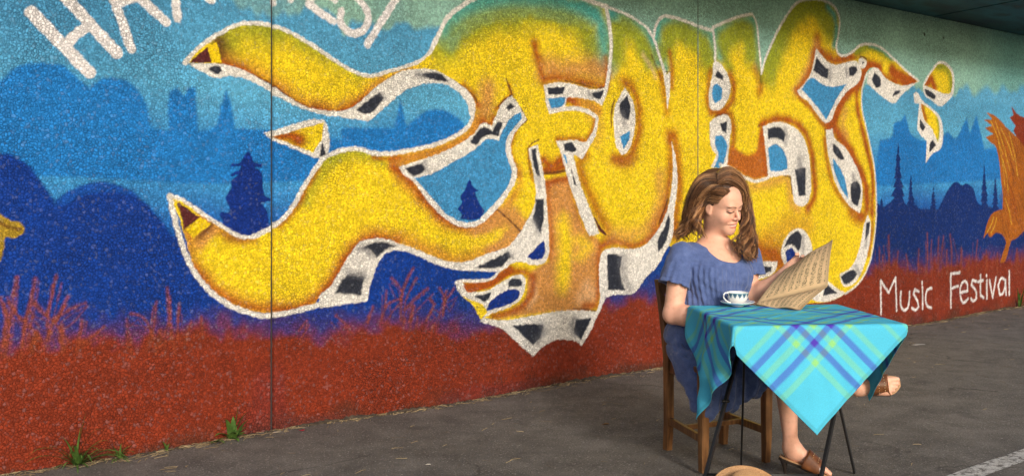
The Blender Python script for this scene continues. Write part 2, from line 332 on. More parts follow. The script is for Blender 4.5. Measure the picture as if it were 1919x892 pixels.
P rust 0.0068 0|8.518,2.091 8.63,2.024 8.73,1.995 9.013,1.966 9.346,1.775 8.948,1.536 8.567,1.832 8.617,1.889 8.481,1.968 8.567,1.999
P orangeb 0.0071 0|7.957,2 8.155,1.971 8.42,1.86 8.655,1.767 8.883,1.649 9.212,1.54 9.552,1.309 9.346,0.959 8.806,0.777 8.63,0.709 8.518,0.685 8.371,0.481 8.25,0.476 8.395,0.668 8.347,0.735 8.155,0.78 8.038,0.74 7.98,0.79 7.899,0.739 7.957,0.866 8.085,0.982 8.31,1.017 8.322,1.143 8.286,1.291 8.227,1.548 8.155,1.666 8.061,1.696 7.934,1.752 8.108,1.784 7.922,1.843 8.085,1.87 7.911,1.923 8.085,1.935
S gold 0.0071 0.0065 0.85 0|8.061,1.913 8.215,1.749 8.322,1.582
S gold 0.0071 0.0066 0.85 0|8.155,1.916 8.341,1.67 8.481,1.419
S gold 0.0072 0.0066 0.85 0|8.274,1.855 8.444,1.695 8.567,1.531
S gold 0.0072 0.0066 0.85 0|8.322,1.527 8.407,1.363 8.444,1.197
S gold 0.0072 0.0067 0.85 0|8.468,1.806 8.592,1.587 8.667,1.364
S gold 0.007 0.0065 0.85 0|7.968,0.791 8.061,0.864 8.108,0.938
S gold 0.0071 0.0065 0.85 0|8.061,0.788 8.143,0.862 8.179,0.937
S gold 0.0072 0.0066 0.85 0|8.371,1.131 8.468,0.997 8.518,0.863
S gold 0.0071 0.0066 0.85 0|8.227,1.701 8.322,1.478 8.371,1.252
S brownd 0.0067 0.0084 0.5 0|8.663,1.104 8.71,1.025 8.733,0.934
S rust 0.0066 0.0082 0.5 0|8.254,1.02 8.315,0.942 8.321,0.854
S brownd 0.0068 0.0085 0.5 0|8.729,0.911 8.758,0.831 8.787,0.74
S rust 0.0066 0.0083 0.5 0|8.313,1.319 8.355,1.242 8.405,1.153
S brownd 0.0066 0.0083 0.5 0|8.312,1.754 8.355,1.679 8.371,1.591
S rust 0.0067 0.0084 0.5 0|8.533,1.121 8.598,1.043 8.654,0.952
S brownd 0.0067 0.0084 0.5 0|8.633,1.04 8.683,0.96 8.703,0.87
S rust 0.0066 0.0083 0.5 0|8.361,1.709 8.417,1.633 8.415,1.544
S brownd 0.0066 0.0083 0.5 0|8.306,0.906 8.336,0.828 8.406,0.738
S rust 0.0067 0.0083 0.5 0|8.441,1.489 8.472,1.412 8.554,1.323
S brownd 0.0067 0.0083 0.5 0|8.504,1.434 8.557,1.357 8.568,1.268
S rust 0.0067 0.0083 0.5 0|8.435,1.303 8.505,1.226 8.518,1.137
S brownd 0.0067 0.0083 0.5 0|8.448,1.206 8.505,1.128 8.507,1.039
S rust 0.0066 0.0083 0.5 0|8.325,1.179 8.382,1.102 8.435,1.013
S brownd 0.0066 0.0082 0.5 0|8.239,1.163 8.294,1.086 8.355,0.997
S rust 0.0068 0.0085 0.5 0|8.735,1.859 8.798,1.782 8.798,1.692
S brownd 0.0066 0.0083 0.5 0|8.383,1.382 8.428,1.305 8.464,1.216
S rust 0.0067 0.0083 0.5 0|8.475,1.057 8.547,0.978 8.546,0.889
S brownd 0.0066 0.0082 0.5 0|8.281,1.203 8.321,1.126 8.343,1.038
S rust 0.0067 0.0084 0.5 0|8.565,1.078 8.616,0.999 8.653,0.909
S brownd 0.0068 0.0085 0.5 0|8.699,1.176 8.764,1.097 8.819,1.006
S rust 0.0066 0.0082 0.5 0|8.271,1.175 8.326,1.098 8.354,1.009
S brownd 0.0068 0.0085 0.5 0|8.731,1.729 8.757,1.65 8.858,1.562
S rust 0.0068 0.0085 0.5 0|8.711,0.911 8.781,0.83 8.768,0.74
S brownd 0.0067 0.0084 0.5 0|8.586,1.022 8.62,0.944 8.711,0.852
S rust 0.0066 0.0083 0.5 0|8.392,0.939 8.457,0.86 8.456,0.772
S brownd 0.0067 0.0084 0.5 0|8.606,1.663 8.641,1.585 8.702,1.496
S rust 0.0067 0.0084 0.5 0|8.548,1.162 8.621,1.083 8.613,0.994
S brownd 0.0066 0.0082 0.5 0|8.242,1.725 8.295,1.65 8.303,1.562
S rust 0.0067 0.0083 0.5 0|8.49,1.517 8.557,1.44 8.561,1.351
S brownd 0.0067 0.0083 0.5 0|8.485,1.574 8.511,1.496 8.583,1.408
S rust 0.0066 0.0082 0.5 0|8.186,1.742 8.228,1.667 8.283,1.58
S brownd 0.0066 0.0082 0.5 0|8.222,1.643 8.261,1.568 8.335,1.481
S rust 0.0067 0.0083 0.5 0|8.503,1.231 8.568,1.153 8.573,1.064
S brownd 0.0067 0.0083 0.5 0|8.479,1.278 8.545,1.2 8.595,1.11
S rust 0.0067 0.0084 0.5 0|8.49,1.113 8.552,1.034 8.604,0.944
S brownd 0.0066 0.0083 0.5 0|8.364,0.884 8.435,0.805 8.48,0.715
S rust 0.0067 0.0084 0.5 0|8.568,1.773 8.624,1.697 8.681,1.608
S brownd 0.0067 0.0084 0.5 0|8.543,1.435 8.604,1.357 8.598,1.268
S rust 0.0066 0.0082 0.5 0|8.297,1.475 8.33,1.399 8.374,1.311
P olivey 0.0035 0|-1.516,1.2 -1.411,1.218 -1.325,1.147 -1.294,1.125 -1.246,1.11 -1.223,1.086 -1.234,1.053 -1.299,1.043 -1.312,0.987 -1.321,0.936 -1.454,0.878 -1.557,1.02
S brownd 0.007 0.007 0.7 0|-1.368,1.129 -1.294,1.095 -1.237,1.079
P yellow 0.0042 1|-0.478,1.873 -0.395,1.964 -0.299,2.031 -0.201,2.086 -0.103,2.104 0.009,2.098 0.115,2.069 0.233,2.017 0.392,1.938 0.504,1.893 0.598,1.879 0.719,1.914 0.84,1.95 0.941,1.991 1.017,2.059 1.083,2.158 1.138,2.257 1.246,2.338 1.34,2.393 1.641,2.513 2.003,2.523 2.292,2.494 2.484,2.466 2.64,2.443 2.785,2.406 2.894,2.358 2.955,2.3 2.978,2.396 3.045,2.459 3.137,2.468 3.306,2.451 3.462,2.427 3.61,2.422 3.794,2.507 3.944,2.555 4.091,2.586 4.138,2.534 4.172,2.367 4.207,2.13 4.241,2.228 4.36,2.409 4.488,2.568 4.692,2.744 4.88,2.791 5.089,2.797 5.232,2.754 5.296,2.662 5.28,2.539 5.248,2.429 5.28,2.377 5.37,2.366 5.502,2.413 5.612,2.473 5.749,2.498 5.941,2.487 6.176,2.401 6.39,2.31 6.611,2.232 6.572,2.21 6.306,2.164 6.176,2.181 6.013,2.223 5.915,2.282 5.818,2.299 5.731,2.265 5.68,2.182 5.646,2.102 5.637,1.977 5.663,1.881 5.705,1.79 5.775,1.615 5.844,1.43 5.871,1.252 5.879,1.05 5.853,0.849 5.792,0.632 5.697,0.502 5.552,0.404 5.386,0.351 5.184,0.306 4.872,0.307 4.29,0.383 3.951,0.488 3.324,0.605 3.171,0.804 3.085,0.864 2.972,0.85 2.861,0.817 2.715,0.804 2.556,0.822 2.448,0.791 2.428,0.728 2.428,0.514 2.387,0.417 2.204,0.442 2.013,0.45 1.778,0.439 1.558,0.437 1.406,0.456 1.323,0.559 1.23,0.636 1.202,0.695 1.278,0.703 1.389,0.696 1.486,0.707 1.546,0.753 1.602,0.779 1.641,0.834 1.537,0.871 1.465,0.851 1.327,0.815 1.206,0.805 1.099,0.826 0.941,0.886 0.803,0.931 0.658,0.97 0.538,0.956 0.47,0.894 0.402,0.801 0.335,0.716 0.279,0.682 0.233,0.628 0.115,0.609 -0.012,0.613 -0.133,0.637 -0.25,0.691 -0.356,0.778 -0.431,0.878 -0.467,0.984 -0.497,1.084 -0.551,1.22 -0.486,1.199 -0.375,1.126 -0.262,1.055 -0.183,1.014 -0.112,1.012 -0.031,1.043 0.053,1.096 0.115,1.162 0.179,1.266 0.266,1.38 0.289,1.412 0.345,1.441 0.425,1.466 0.518,1.474 0.598,1.455 0.683,1.448 0.866,1.472 1.071,1.517 1.218,1.575 1.299,1.631 1.327,1.684 1.331,1.77 1.258,1.843 1.15,1.9 1.044,1.937 0.918,1.937 0.803,1.914 0.705,1.859 0.623,1.809 0.552,1.746 0.47,1.692 0.398,1.672 0.289,1.672 0.179,1.69 0.071,1.741 0,1.784 -0.073,1.815 -0.183,1.86 -0.279,1.877 -0.456,1.87
S olive 0.0284 0.0772 0.9775 1|-0.299,2.026 -0.201,2.078 -0.103,2.095 0.009,2.09 0.115,2.061 0.233,2.009 0.392,1.929 0.504,1.888
S olive 0.0594 0.0817 0.69 1|-0.259,1.965 -0.186,2.03 -0.067,2.058 0.056,2.047
S brownd 0.0134 0.0267 0.95 1|-0.319,1.997 -0.296,1.94 -0.276,1.883
S brownd 0.0349 0.0429 0.75 1|-0.29,1.989 -0.273,1.937 -0.25,1.89
S ochre 0.0295 0.0477 0.77 1|-0.244,1.896 -0.127,1.872 0,1.82 0.118,1.749 0.279,1.706 0.412,1.701 0.549,1.773 0.672,1.857
S brown 0.0147 0.0237 1 1|-0.279,1.883 -0.183,1.865 -0.073,1.821 0.071,1.746 0.179,1.696 0.289,1.678 0.398,1.677 0.48,1.704 0.584,1.78
S brownd 0.0042 0.0083 0.8 1|-0.127,1.839 0,1.79 0.071,1.746 0.198,1.691
S ochre 0.0157 0.0289 0.77 1|0.584,1.78 0.69,1.858 0.803,1.92 0.918,1.943
S olive 0.112 0.0927 0.92 1|1.122,2.08 1.242,2.201 1.427,2.287 1.641,2.348 2.003,2.38 2.219,2.353 2.332,2.252 2.403,2.116
S teal 0.0787 0.0702 1 1|1.134,2.175 1.246,2.3 1.385,2.36 1.641,2.427 2.003,2.441 2.292,2.424 2.423,2.367 2.469,2.228 2.484,2.093
S olive 0.0243 0.0849 0.805 1|1.122,2.105 1.262,2.235 1.469,2.317 1.819,2.374 2.146,2.367 2.317,2.286 2.382,2.167
S tan 0.077 0.0753 0.88 1|1.91,2.01 2.098,2.016 2.292,2.037 2.443,2.03
S brown 0.0269 0.0455 0.99 1|1.832,2.159 1.864,2.057 1.91,1.942 2.05,1.965 2.243,1.949 2.464,1.927
S brown 0.0186 0.0387 0.99 1|2.479,2.122 2.484,2.014 2.469,1.928
S brownd 0.0044 0.007 0.9 1|2.098,1.947 2.243,1.935 2.372,1.918 2.474,1.924
S tan 0.0631 0.0543 0.88 1|1.448,1.848 1.427,1.749 1.385,1.651
S ochre 0.0366 0.0301 1 1|0.744,1.404 0.948,1.443 1.142,1.494 1.303,1.571 1.385,1.664
S brown 0.0167 0.0307 0.935 1|1.262,1.869 1.336,1.809 1.369,1.759
S brownd 0.004 0.0051 0.95 1|1.134,1.908 1.254,1.856 1.356,1.785 1.36,1.772
S brown 0.0211 0.0312 0.99 1|1.406,1.651 1.461,1.644 1.494,1.687
S brown 0.0107 0.0197 0.88 1|1.511,1.737 1.576,1.789 1.641,1.832 1.619,1.89
S brownd 0.0041 0.0053 0.95 1|1.533,1.754 1.58,1.796 1.645,1.829 1.615,1.89 1.597,1.929
S brownd 0.0042 0.0053 0.95 1|1.72,1.747 1.769,1.682 1.698,1.629
S brown 0.0151 0.0278 0.935 1|1.676,1.609 1.632,1.528 1.632,1.468 1.676,1.39 1.694,1.33
S ochre 0.0258 0.0396 0.88 1|1.707,1.363 1.707,1.28 1.65,1.197 1.576,1.116 1.49,1.052
S olive 0.0299 0.0541 0.92 1|0.362,1.424 0.439,1.449 0.521,1.456 0.619,1.432 0.676,1.415
S olive 0.0413 0.059 0.805 1|0.305,1.386 0.23,1.28 0.182,1.209
S brown 0.0147 0.0271 0.88 1|0.266,1.357 0.182,1.232 0.112,1.131 0.04,1.066
S brown 0.0137 0.0216 0.935 1|0.619,1.426 0.726,1.421 0.792,1.431
S brownr 0.0245 0.0324 0.825 1|-0.33,1.07 -0.259,1.025 -0.183,0.998 -0.112,1.001
S tan 0.0344 0.0254 0.88 1|-0.386,1.103 -0.344,1.049 -0.409,0.987
S brownd 0.0106 0.0211 0.9 1|-0.339,1.078 -0.392,1.029 -0.453,0.984
S ochre 0.0377 0.0487 0.88 1|-0.464,1.031 -0.436,0.899 -0.364,0.798 -0.25,0.713 -0.127,0.661 0.009,0.637 0.15,0.64 0.272,0.688 0.372,0.78 0.446,0.892 0.549,0.979 0.672,0.996 0.818,0.961 0.987,0.9 1.182,0.832 1.344,0.84 1.49,0.886
S brown 0.0165 0.0305 0.99 1|-0.425,0.872 -0.358,0.784 -0.25,0.702 -0.127,0.65 0.009,0.628 0.15,0.629 0.279,0.682 0.372,0.774 0.446,0.881 0.535,0.956 0.654,0.979 0.781,0.956
S ochre 0.0448 0.0413 0.88 1|0.781,1.356 0.892,1.259 1.006,1.15 1.142,1.051 1.303,1.008 1.469,1.052
S brown 0.0204 0.0301 1 1|0.755,1.371 0.836,1.326 0.948,1.215 1.044,1.124 1.15,1.063 1.27,1.028 1.385,1.045 1.511,1.107
S tan 0.0724 0.0393 0.935 1|1.364,0.974 1.49,1.019 1.597,1.082 1.707,1.03 1.619,0.934 1.49,0.899
S yellow 0.0354 0.0257 0.9 1|1.162,0.965 1.303,0.938 1.448,0.946 1.528,0.976
S brownd 0.0066 0.0066 0.9 1|1.52,1.126 1.619,1.059 1.716,0.984
S yellow 0.0268 0.0268 0.9 1|1.751,1.464 1.774,1.263 1.751,1.096
S brown 0.0109 0.0201 0.77 1|1.792,1.515 1.783,1.431 1.819,1.297
S brownd 0.0042 0.0061 0.9 1|1.769,1.501 1.805,1.532 1.869,1.561
S brownd 0.0042 0.006 0.8 1|1.774,1.501 1.783,1.431 1.801,1.347
S brown 0.0356 0.0329 0.99 1|1.91,1.433 1.98,1.393 2.06,1.435 2.098,1.401 2.003,1.372 1.929,1.372
S brownd 0.0103 0.0103 0.9 1|1.91,1.348 2.003,1.352 2.107,1.366
S yellow 0.0137 0.0086 0.95 1|1.919,1.321 2.003,1.325 2.117,1.339
P tan 0.0173 0|1.919,1.304 2.117,1.332 2.17,1.186 2.243,1.035 2.312,0.945 2.392,0.921 2.433,0.834 2.403,0.729 2.403,0.515 2.342,0.449 2.013,0.464 1.707,0.458 1.511,0.461 1.751,0.561 1.783,0.71 1.957,0.786 1.947,1.024
S brown 0.0201 0.0288 0.99 1|1.938,1.28 2.027,1.304 2.127,1.318
S brown 0.0177 0.0287 0.77 1|1.943,1.28 1.961,1.092 1.975,0.921 1.957,0.813
S brown 0.0182 0.0294 0.66 1|2.127,1.315 2.194,1.158 2.268,1.017 2.342,0.93
S yellow 0.0587 0.0553 0.95 1|2.079,1.021 2.107,0.899 2.088,0.745 2.079,0.642
S yellow 0.0421 0.0491 0.7 1|2.219,0.913 2.317,0.867 2.243,0.814
S pale 0.0168 0.0269 0.5 1|1.819,0.664 1.837,0.572 1.783,0.519
S pale 0.0458 0.0493 0.4 1|2.292,0.594 2.352,0.547 2.243,0.527
S brown 0.0216 0.0279 0.935 1|1.632,0.741 1.751,0.728 1.819,0.691 1.81,0.608 1.751,0.535 1.619,0.488 1.49,0.475
S brown 0.0207 0.0298 0.935 1|2.403,0.8 2.408,0.622 2.387,0.474 2.268,0.483
S brownd 0.0053 0.007 0.8 1|2.17,0.469 2.292,0.453 2.382,0.435
S brown 0.0295 0.0195 1 1|1.262,0.669 1.364,0.669 1.469,0.675 1.554,0.713 1.623,0.749
S brown 0.0287 0.0397 0.99 1|2.433,0.863 2.546,0.894 2.731,0.859 2.878,0.89 3.006,0.98 3.091,1.11
S brown 0.0317 0.0251 1 1|2.117,1.831 2.175,1.82 2.214,1.808
S ochre 0.0413 0.0339 0.88 1|2.243,1.816 2.332,1.799 2.403,1.774
S brown 0.0182 0.0294 0.935 1|2.031,1.565 2.17,1.579 2.283,1.568 2.342,1.63 2.372,1.702
S brown 0.0368 0.0594 0.825 1|2.283,1.473 2.219,1.402 2.292,1.262 2.392,1.102 2.494,0.975
S olive 0.0786 0.0831 1 1|2.546,2.408 2.598,2.312 2.577,2.165
S olive 0.0801 0.0762 1 1|2.624,2.369 2.758,2.319 2.856,2.225 2.9,2.146
S teal 0.0428 0.0339 1 1|2.525,2.427 2.661,2.42 2.796,2.382 2.9,2.317 2.966,2.226 3,2.143
S olive 0.0482 0.0679 0.8625 1|2.64,2.388 2.785,2.336 2.889,2.235 2.933,2.149
S brownd 0.0075 0.0112 0.8 1|2.933,2.179 2.989,2.093 3.034,2.014
S pale 0.0149 0.0223 0.55 1|2.845,2.172 2.922,2.103 2.978,2.029
S brown 0.0333 0.0527 0.935 1|2.64,1.981 2.758,1.915 2.812,1.76 2.785,1.586 2.693,1.459 2.572,1.45
S brownr 0.0331 0.0524 0.605 1|2.546,1.442 2.661,1.415 2.768,1.453
S brownd 0.0072 0.0108 0.95 1|2.556,1.839 2.53,1.759 2.53,1.672
S brown 0.0294 0.0453 0.825 1|3.034,2.051 3.068,1.922 3.091,1.79
S brown 0.0344 0.0544 0.935 1|3.125,1.621 3.137,1.451 3.114,1.28 3.057,1.129 2.95,0.981
S tan 0.0432 0.071 0.715 1|3.023,1.336 3.011,1.149 2.878,0.972 2.704,0.933 2.546,0.938
S brownd 0.0075 0.0113 0.9 1|3.102,1.17 3.057,1.08 3.011,1.006
S tan 0.0461 0.0511 0.44 1|2.332,1.739 2.403,1.671 2.382,1.564
S teal 0.0501 0.0398 1 1|2.983,2.295 3.011,2.388 3.068,2.431 3.16,2.44 3.324,2.418 3.475,2.393 3.586,2.356 3.604,2.248
S teal 0.0328 0.039 1 1|3.011,2.294 3.057,2.204 3.085,2.1
S olive 0.0951 0.071 0.9775 1|3.079,2.213 3.16,2.356 3.324,2.356 3.493,2.301 3.555,2.196
S brown 0.0197 0.0319 0.88 1|3.125,2.217 3.148,2.097 3.148,1.964
S brownd 0.0057 0.0076 0.8 1|3.085,2.077 3.125,2.073
S brown 0.0397 0.0504 0.88 1|3.171,1.623 3.218,1.452 3.23,1.261 3.195,1.07 3.183,0.918
S brown 0.023 0.0378 0.825 1|3.579,2.108 3.555,1.988 3.542,1.889 3.579,1.82
S teal 0.0414 0.0375 1 1|3.648,2.41 3.82,2.478 3.984,2.522 4.091,2.541 4.125,2.454 4.145,2.291 4.172,2.19
S teal 0.0404 0.0457 1 1|3.661,2.403 3.692,2.314 3.705,2.236
S olive 0.1001 0.07 0.9775 1|3.756,2.348 3.918,2.443 4.03,2.429 4.071,2.285
S olive 0.0407 0.0461 0.92 1|3.743,2.339 3.769,2.221 3.82,2.144
S brown 0.0376 0.0595 0.825 1|4.138,2.167 4.2,2.067 4.179,2.004
S brownd 0.0083 0.0124 0.9 1|4.193,2.129 4.2,2.067
S olive 0.1128 0.0895 1 1|4.276,2.201 4.402,2.375 4.545,2.557 4.722,2.691 4.949,2.742 5.144,2.705 5.208,2.6
S teal 0.0259 0.0411 1 1|5.12,2.751 5.224,2.682 5.248,2.559 5.216,2.444
S olive 0.0771 0.0815 0.805 1|5.026,2.648 5.12,2.547
S olive 0.0608 0.0771 0.69 1|4.324,2.096 4.374,2.225
S brown 0.0313 0.0385 0.935 1|3.82,2.104 3.859,2.006 3.833,1.904 3.705,1.81
S brown 0.026 0.0385 0.935 1|3.598,1.805 3.724,1.81 3.833,1.807 3.852,1.703 3.846,1.562 3.807,1.441
S brownd 0.006 0.008 0.8 1|3.629,1.779 3.724,1.802 3.781,1.805
P brownk 0.0246 0|3.826,1.582 3.918,1.535 4.03,1.505 4.138,1.54 4.179,1.673 4.234,1.704 4.255,1.53 4.276,1.343 4.138,1.313 3.99,1.341 3.852,1.397 3.769,1.42
S brown 0.0324 0.0299 0.88 1|4.207,1.695 4.241,1.55 4.269,1.363
S brownd 0.0104 0.0124 0.9 1|4.165,1.73 4.22,1.749 4.22,1.708
S brown 0.0336 0.0413 0.99 1|4.207,1.744 4.395,1.793 4.618,1.777 4.781,1.709 4.872,1.564 4.918,1.346 4.918,1.162 4.827,1.084
S tan 0.0328 0.0454 0.715 1|3.885,1.3 4.084,1.259 4.29,1.284 4.531,1.318 4.574,1.259 4.604,1.139 4.707,1.069
S brownd 0.0085 0.0085 0.9 1|4.502,1.344 4.589,1.336 4.611,1.207
S brown 0.0463 0.0535 0.99 1|4.964,2.48 4.995,2.394 5.089,2.34 5.232,2.315 5.469,2.37
S tan 0.0452 0.0469 0.88 1|4.949,2.434 4.872,2.262 4.781,2.134 4.662,2.04
S brown 0.0227 0.0314 0.935 1|4.933,2.389 4.857,2.195 4.677,2.041 4.722,1.975 4.857,1.912 4.972,1.821 5.073,1.763
S brown 0.0536 0.0385 1 1|5.152,1.766 5.232,1.84 5.345,1.989 5.51,2.103 5.663,2.191 5.697,2.276 5.801,2.321 5.924,2.302
S brown 0.0301 0.0389 1 1|5.561,2.175 5.561,1.991 5.628,1.801 5.714,1.605 5.801,1.397 5.818,1.21 5.801,1.023
S brown 0.0532 0.0437 0.99 1|5.12,1.756 5.2,1.767 5.28,1.698 5.444,1.585 5.561,1.441 5.697,1.28 5.731,1.071
S brownd 0.0089 0.0089 0.8 1|5.081,1.737 5.081,1.692
S yellow 0.0276 0.023 0.95 1|5.411,1.938 5.494,1.782 5.612,1.602 5.714,1.442 5.757,1.313
S tan 0.0353 0.0435 0.66 1|5.386,1.892 5.345,1.777 5.411,1.689
S brown 0.0235 0.0433 0.935 1|5.073,1.648 5.12,1.436 5.216,1.258 5.362,1.131 5.527,1.047 5.628,1.008
S brown 0.0537 0.0551 0.88 1|5.477,1.029 5.561,0.982 5.663,1.003
S brown 0.0243 0.0224 0.77 1|5.818,1.023 5.801,0.837 5.749,0.661
S ochre 0.1105 0.1122 0.55 1|4.29,0.842 4.43,0.879 4.574,0.939 4.796,0.933
S brown 0.0925 0.0804 0.935 1|4.186,0.763 4.36,0.714 4.445,0.668
S brown 0.0179 0.0275 0.88 1|5.612,2.418 5.561,2.377 5.427,2.357
S brown 0.0249 0.0402 1 1|5.853,2.306 6.013,2.242 6.213,2.197 6.514,2.211
S brown 0.0629 0.0407 1 1|6.14,2.288 6.343,2.234 6.514,2.226
S olive 0.0407 0.0323 1 1|5.561,2.423 5.749,2.48 5.924,2.471 6.103,2.419
S teal 0.0137 0.0217 0.805 1|5.766,2.486 5.959,2.465 6.167,2.395
S brownd 0.0092 0.0092 0.9 1|5.612,2.376 5.68,2.377 5.714,2.361
P maroon 0.0032 0|-0.458,1.872 -0.358,1.962 -0.336,1.881
P yell2 0.0032 0|-0.361,1.964 -0.313,1.99 -0.282,1.883 -0.336,1.879
P maroon 0.0031 0|-0.521,1.199 -0.398,1.114 -0.48,1.058
P yell2 0.0032 0|-0.398,1.114 -0.339,1.081 -0.436,1.012 -0.472,1.055
P ochre 0.0031 0|-0.475,1.053 -0.436,1.015 -0.453,0.992
P white 0.0044 0|-0.478,1.873 -0.456,1.872 -0.279,1.88 -0.183,1.863 -0.073,1.818 0,1.787 0.071,1.744 0.179,1.693 0.289,1.675 0.398,1.674 0.47,1.695 0.552,1.749 0.623,1.812 0.705,1.862 0.803,1.917 0.918,1.94 1.044,1.943 1.15,1.906 1.262,1.85 1.336,1.777 1.336,1.674 1.303,1.696 1.291,1.749 1.238,1.81 1.15,1.856 1.044,1.868 0.918,1.845 0.803,1.793 0.719,1.728 0.633,1.664 0.587,1.63 0.504,1.635 0.412,1.643 0.289,1.652 0.201,1.669 0.103,1.701 0.009,1.74 -0.073,1.785 -0.162,1.815 -0.25,1.823 -0.319,1.808 -0.395,1.837
P ink 0.0053 0|-0.361,1.853 -0.33,1.868 -0.296,1.865 -0.279,1.848 -0.307,1.827 -0.336,1.836
P ink 0.0059 0|0.494,1.685 0.658,1.793 0.687,1.762 0.591,1.668
P ink 0.0093 0|0.926,1.913 1.044,1.93 1.111,1.913 1.146,1.878 1.044,1.884 0.987,1.895
S grey 0.012 0.015 0.6 0|0.662,1.785 0.69,1.762
S grey 0.0154 0.0185 0.6 0|0.911,1.909 0.968,1.903
P white 0.0048 0|0.279,0.688 0.335,0.721 0.402,0.807 0.47,0.9 0.538,0.962 0.658,0.978 0.803,0.94 0.941,0.895 1.099,0.836 1.206,0.815 1.327,0.825 1.465,0.861 1.619,0.901 1.751,1.029 1.81,1.109 1.842,1.182 1.828,1.317 1.787,1.465 1.778,1.501 1.86,1.53 1.883,1.432 1.91,1.341 1.929,1.226 1.943,1.089 1.957,0.915 1.943,0.807 1.883,0.769 1.676,0.796 1.589,0.77 1.528,0.747 1.369,0.756 1.178,0.778 1.044,0.816 0.892,0.879 0.781,0.905 0.69,0.879 0.63,0.795 0.58,0.629 0.392,0.622 0.279,0.616
P ink 0.0088 0|0.375,0.69 0.412,0.751 0.453,0.781 0.563,0.763 0.538,0.664
S grey 0.0176 0.0206 0.7 0|0.453,0.793 0.514,0.783 0.563,0.772
P ink 0.0089 0|0.535,0.924 0.584,0.945 0.647,0.958 0.792,0.929 0.712,0.914 0.64,0.866 0.605,0.909
S grey 0.0148 0.0236 0.7 0|0.521,0.924 0.566,0.917 0.619,0.873
P ink 0.0065 0|1.344,0.776 1.486,0.821 1.615,0.861 1.632,0.831 1.558,0.775
S grey 0.0132 0.0165 0.6 0|1.61,0.861 1.645,0.827
P ink 0.0067 0|1.805,1.495 1.842,1.503 1.86,1.415 1.883,1.327 1.846,1.347
S grey 0.0135 0.0169 0.5 0|1.86,1.348 1.878,1.263
P ink 0.0084 0|1.842,1.182 1.91,1.185 1.91,1.059 1.883,0.965 1.837,1.027 1.819,1.068 1.837,1.111
S grey 0.0169 0.0202 0.6 0|1.832,1.054 1.864,0.972
P deep 0.0051 0|1.774,0.824 1.842,0.879 1.91,0.92 1.924,0.865 1.896,0.812 1.828,0.802
P white 0.0048 0|0.792,1.374 0.93,1.415 1.103,1.465 1.222,1.515 1.344,1.588 1.406,1.648 1.477,1.635 1.499,1.674 1.554,1.765 1.637,1.825 1.672,1.801 1.765,1.682 1.694,1.626 1.641,1.554 1.632,1.491 1.654,1.429 1.685,1.366 1.672,1.297 1.619,1.224 1.546,1.146 1.461,1.079 1.369,1.029 1.258,1.022 1.142,1.066 1.033,1.146 0.948,1.234 0.873,1.311 0.821,1.338
P pond 0.0048 0|0.896,1.314 1.025,1.339 1.142,1.393 1.25,1.439 1.36,1.499 1.439,1.552 1.533,1.548 1.558,1.595 1.61,1.666 1.68,1.715 1.716,1.726 1.729,1.69 1.645,1.617 1.597,1.553 1.589,1.491 1.61,1.428 1.641,1.366 1.632,1.306 1.589,1.244 1.516,1.172 1.427,1.102 1.369,1.061 1.258,1.054 1.15,1.094 1.06,1.168 0.979,1.243 0.922,1.295
P deep 0.0038 0|1.307,1.309 1.327,1.274 1.373,1.238 1.344,1.232 1.377,1.174 1.423,1.121 1.393,1.077 1.303,1.063 1.23,1.074 1.246,1.099 1.214,1.131 1.246,1.169 1.238,1.207 1.27,1.245 1.286,1.277
P ink 0.0061 0|0.836,1.368 0.956,1.403 0.979,1.36 0.892,1.326
S grey 0.0124 0.0155 0.6 0|0.971,1.4 0.99,1.357
P ink 0.0065 0|1.307,1.533 1.36,1.589 1.414,1.623 1.482,1.602 1.528,1.666 1.571,1.658 1.546,1.608 1.528,1.571 1.439,1.578 1.344,1.514
P ink 0.0083 0|1.597,1.748 1.628,1.779 1.663,1.761 1.619,1.729
P white 0.0052 0|1.91,1.908 2.036,1.933 2.199,1.926 2.367,1.907 2.484,1.928 2.464,1.87 2.433,1.811 2.357,1.832 2.219,1.843 2.112,1.841 2.103,1.788 2.069,1.756 1.957,1.73 1.929,1.814
P ink 0.0055 0|1.943,1.893 2.098,1.909 2.079,1.86 1.952,1.849
P ink 0.0078 0|2.337,1.884 2.458,1.906 2.443,1.844 2.367,1.854
S grey 0.0124 0.0177 0.6 0|2.312,1.883 2.347,1.853
P pond 0.0051 0|1.933,1.824 2.098,1.843 2.093,1.798 2.036,1.768 1.957,1.764
S white 0.014 0.0052 1 0|1.938,1.808 1.97,1.741 2.069,1.763 2.199,1.772 2.312,1.756 2.392,1.721 2.377,1.642 2.317,1.552 2.248,1.459
P white 0.0053 0|2.022,1.555 2.107,1.564 2.185,1.566 2.288,1.558 2.352,1.616 2.387,1.61 2.312,1.516 2.248,1.445 2.175,1.471 2.199,1.378 2.263,1.224 2.352,1.068 2.413,0.953 2.322,0.941 2.263,1.024 2.185,1.179 2.117,1.328 2.069,1.456
P ink 0.0069 0|2.084,1.539 2.156,1.551 2.199,1.51 2.185,1.489 2.093,1.498
P ink 0.0042 0|2.151,1.384 2.175,1.332 2.204,1.256 2.18,1.28
P pond 0.0035 0|2.084,1.47 2.103,1.474 2.117,1.415 2.103,1.415
P maroon 0.0043 0|2.357,1.071 2.413,1.006 2.505,0.928 2.413,0.967
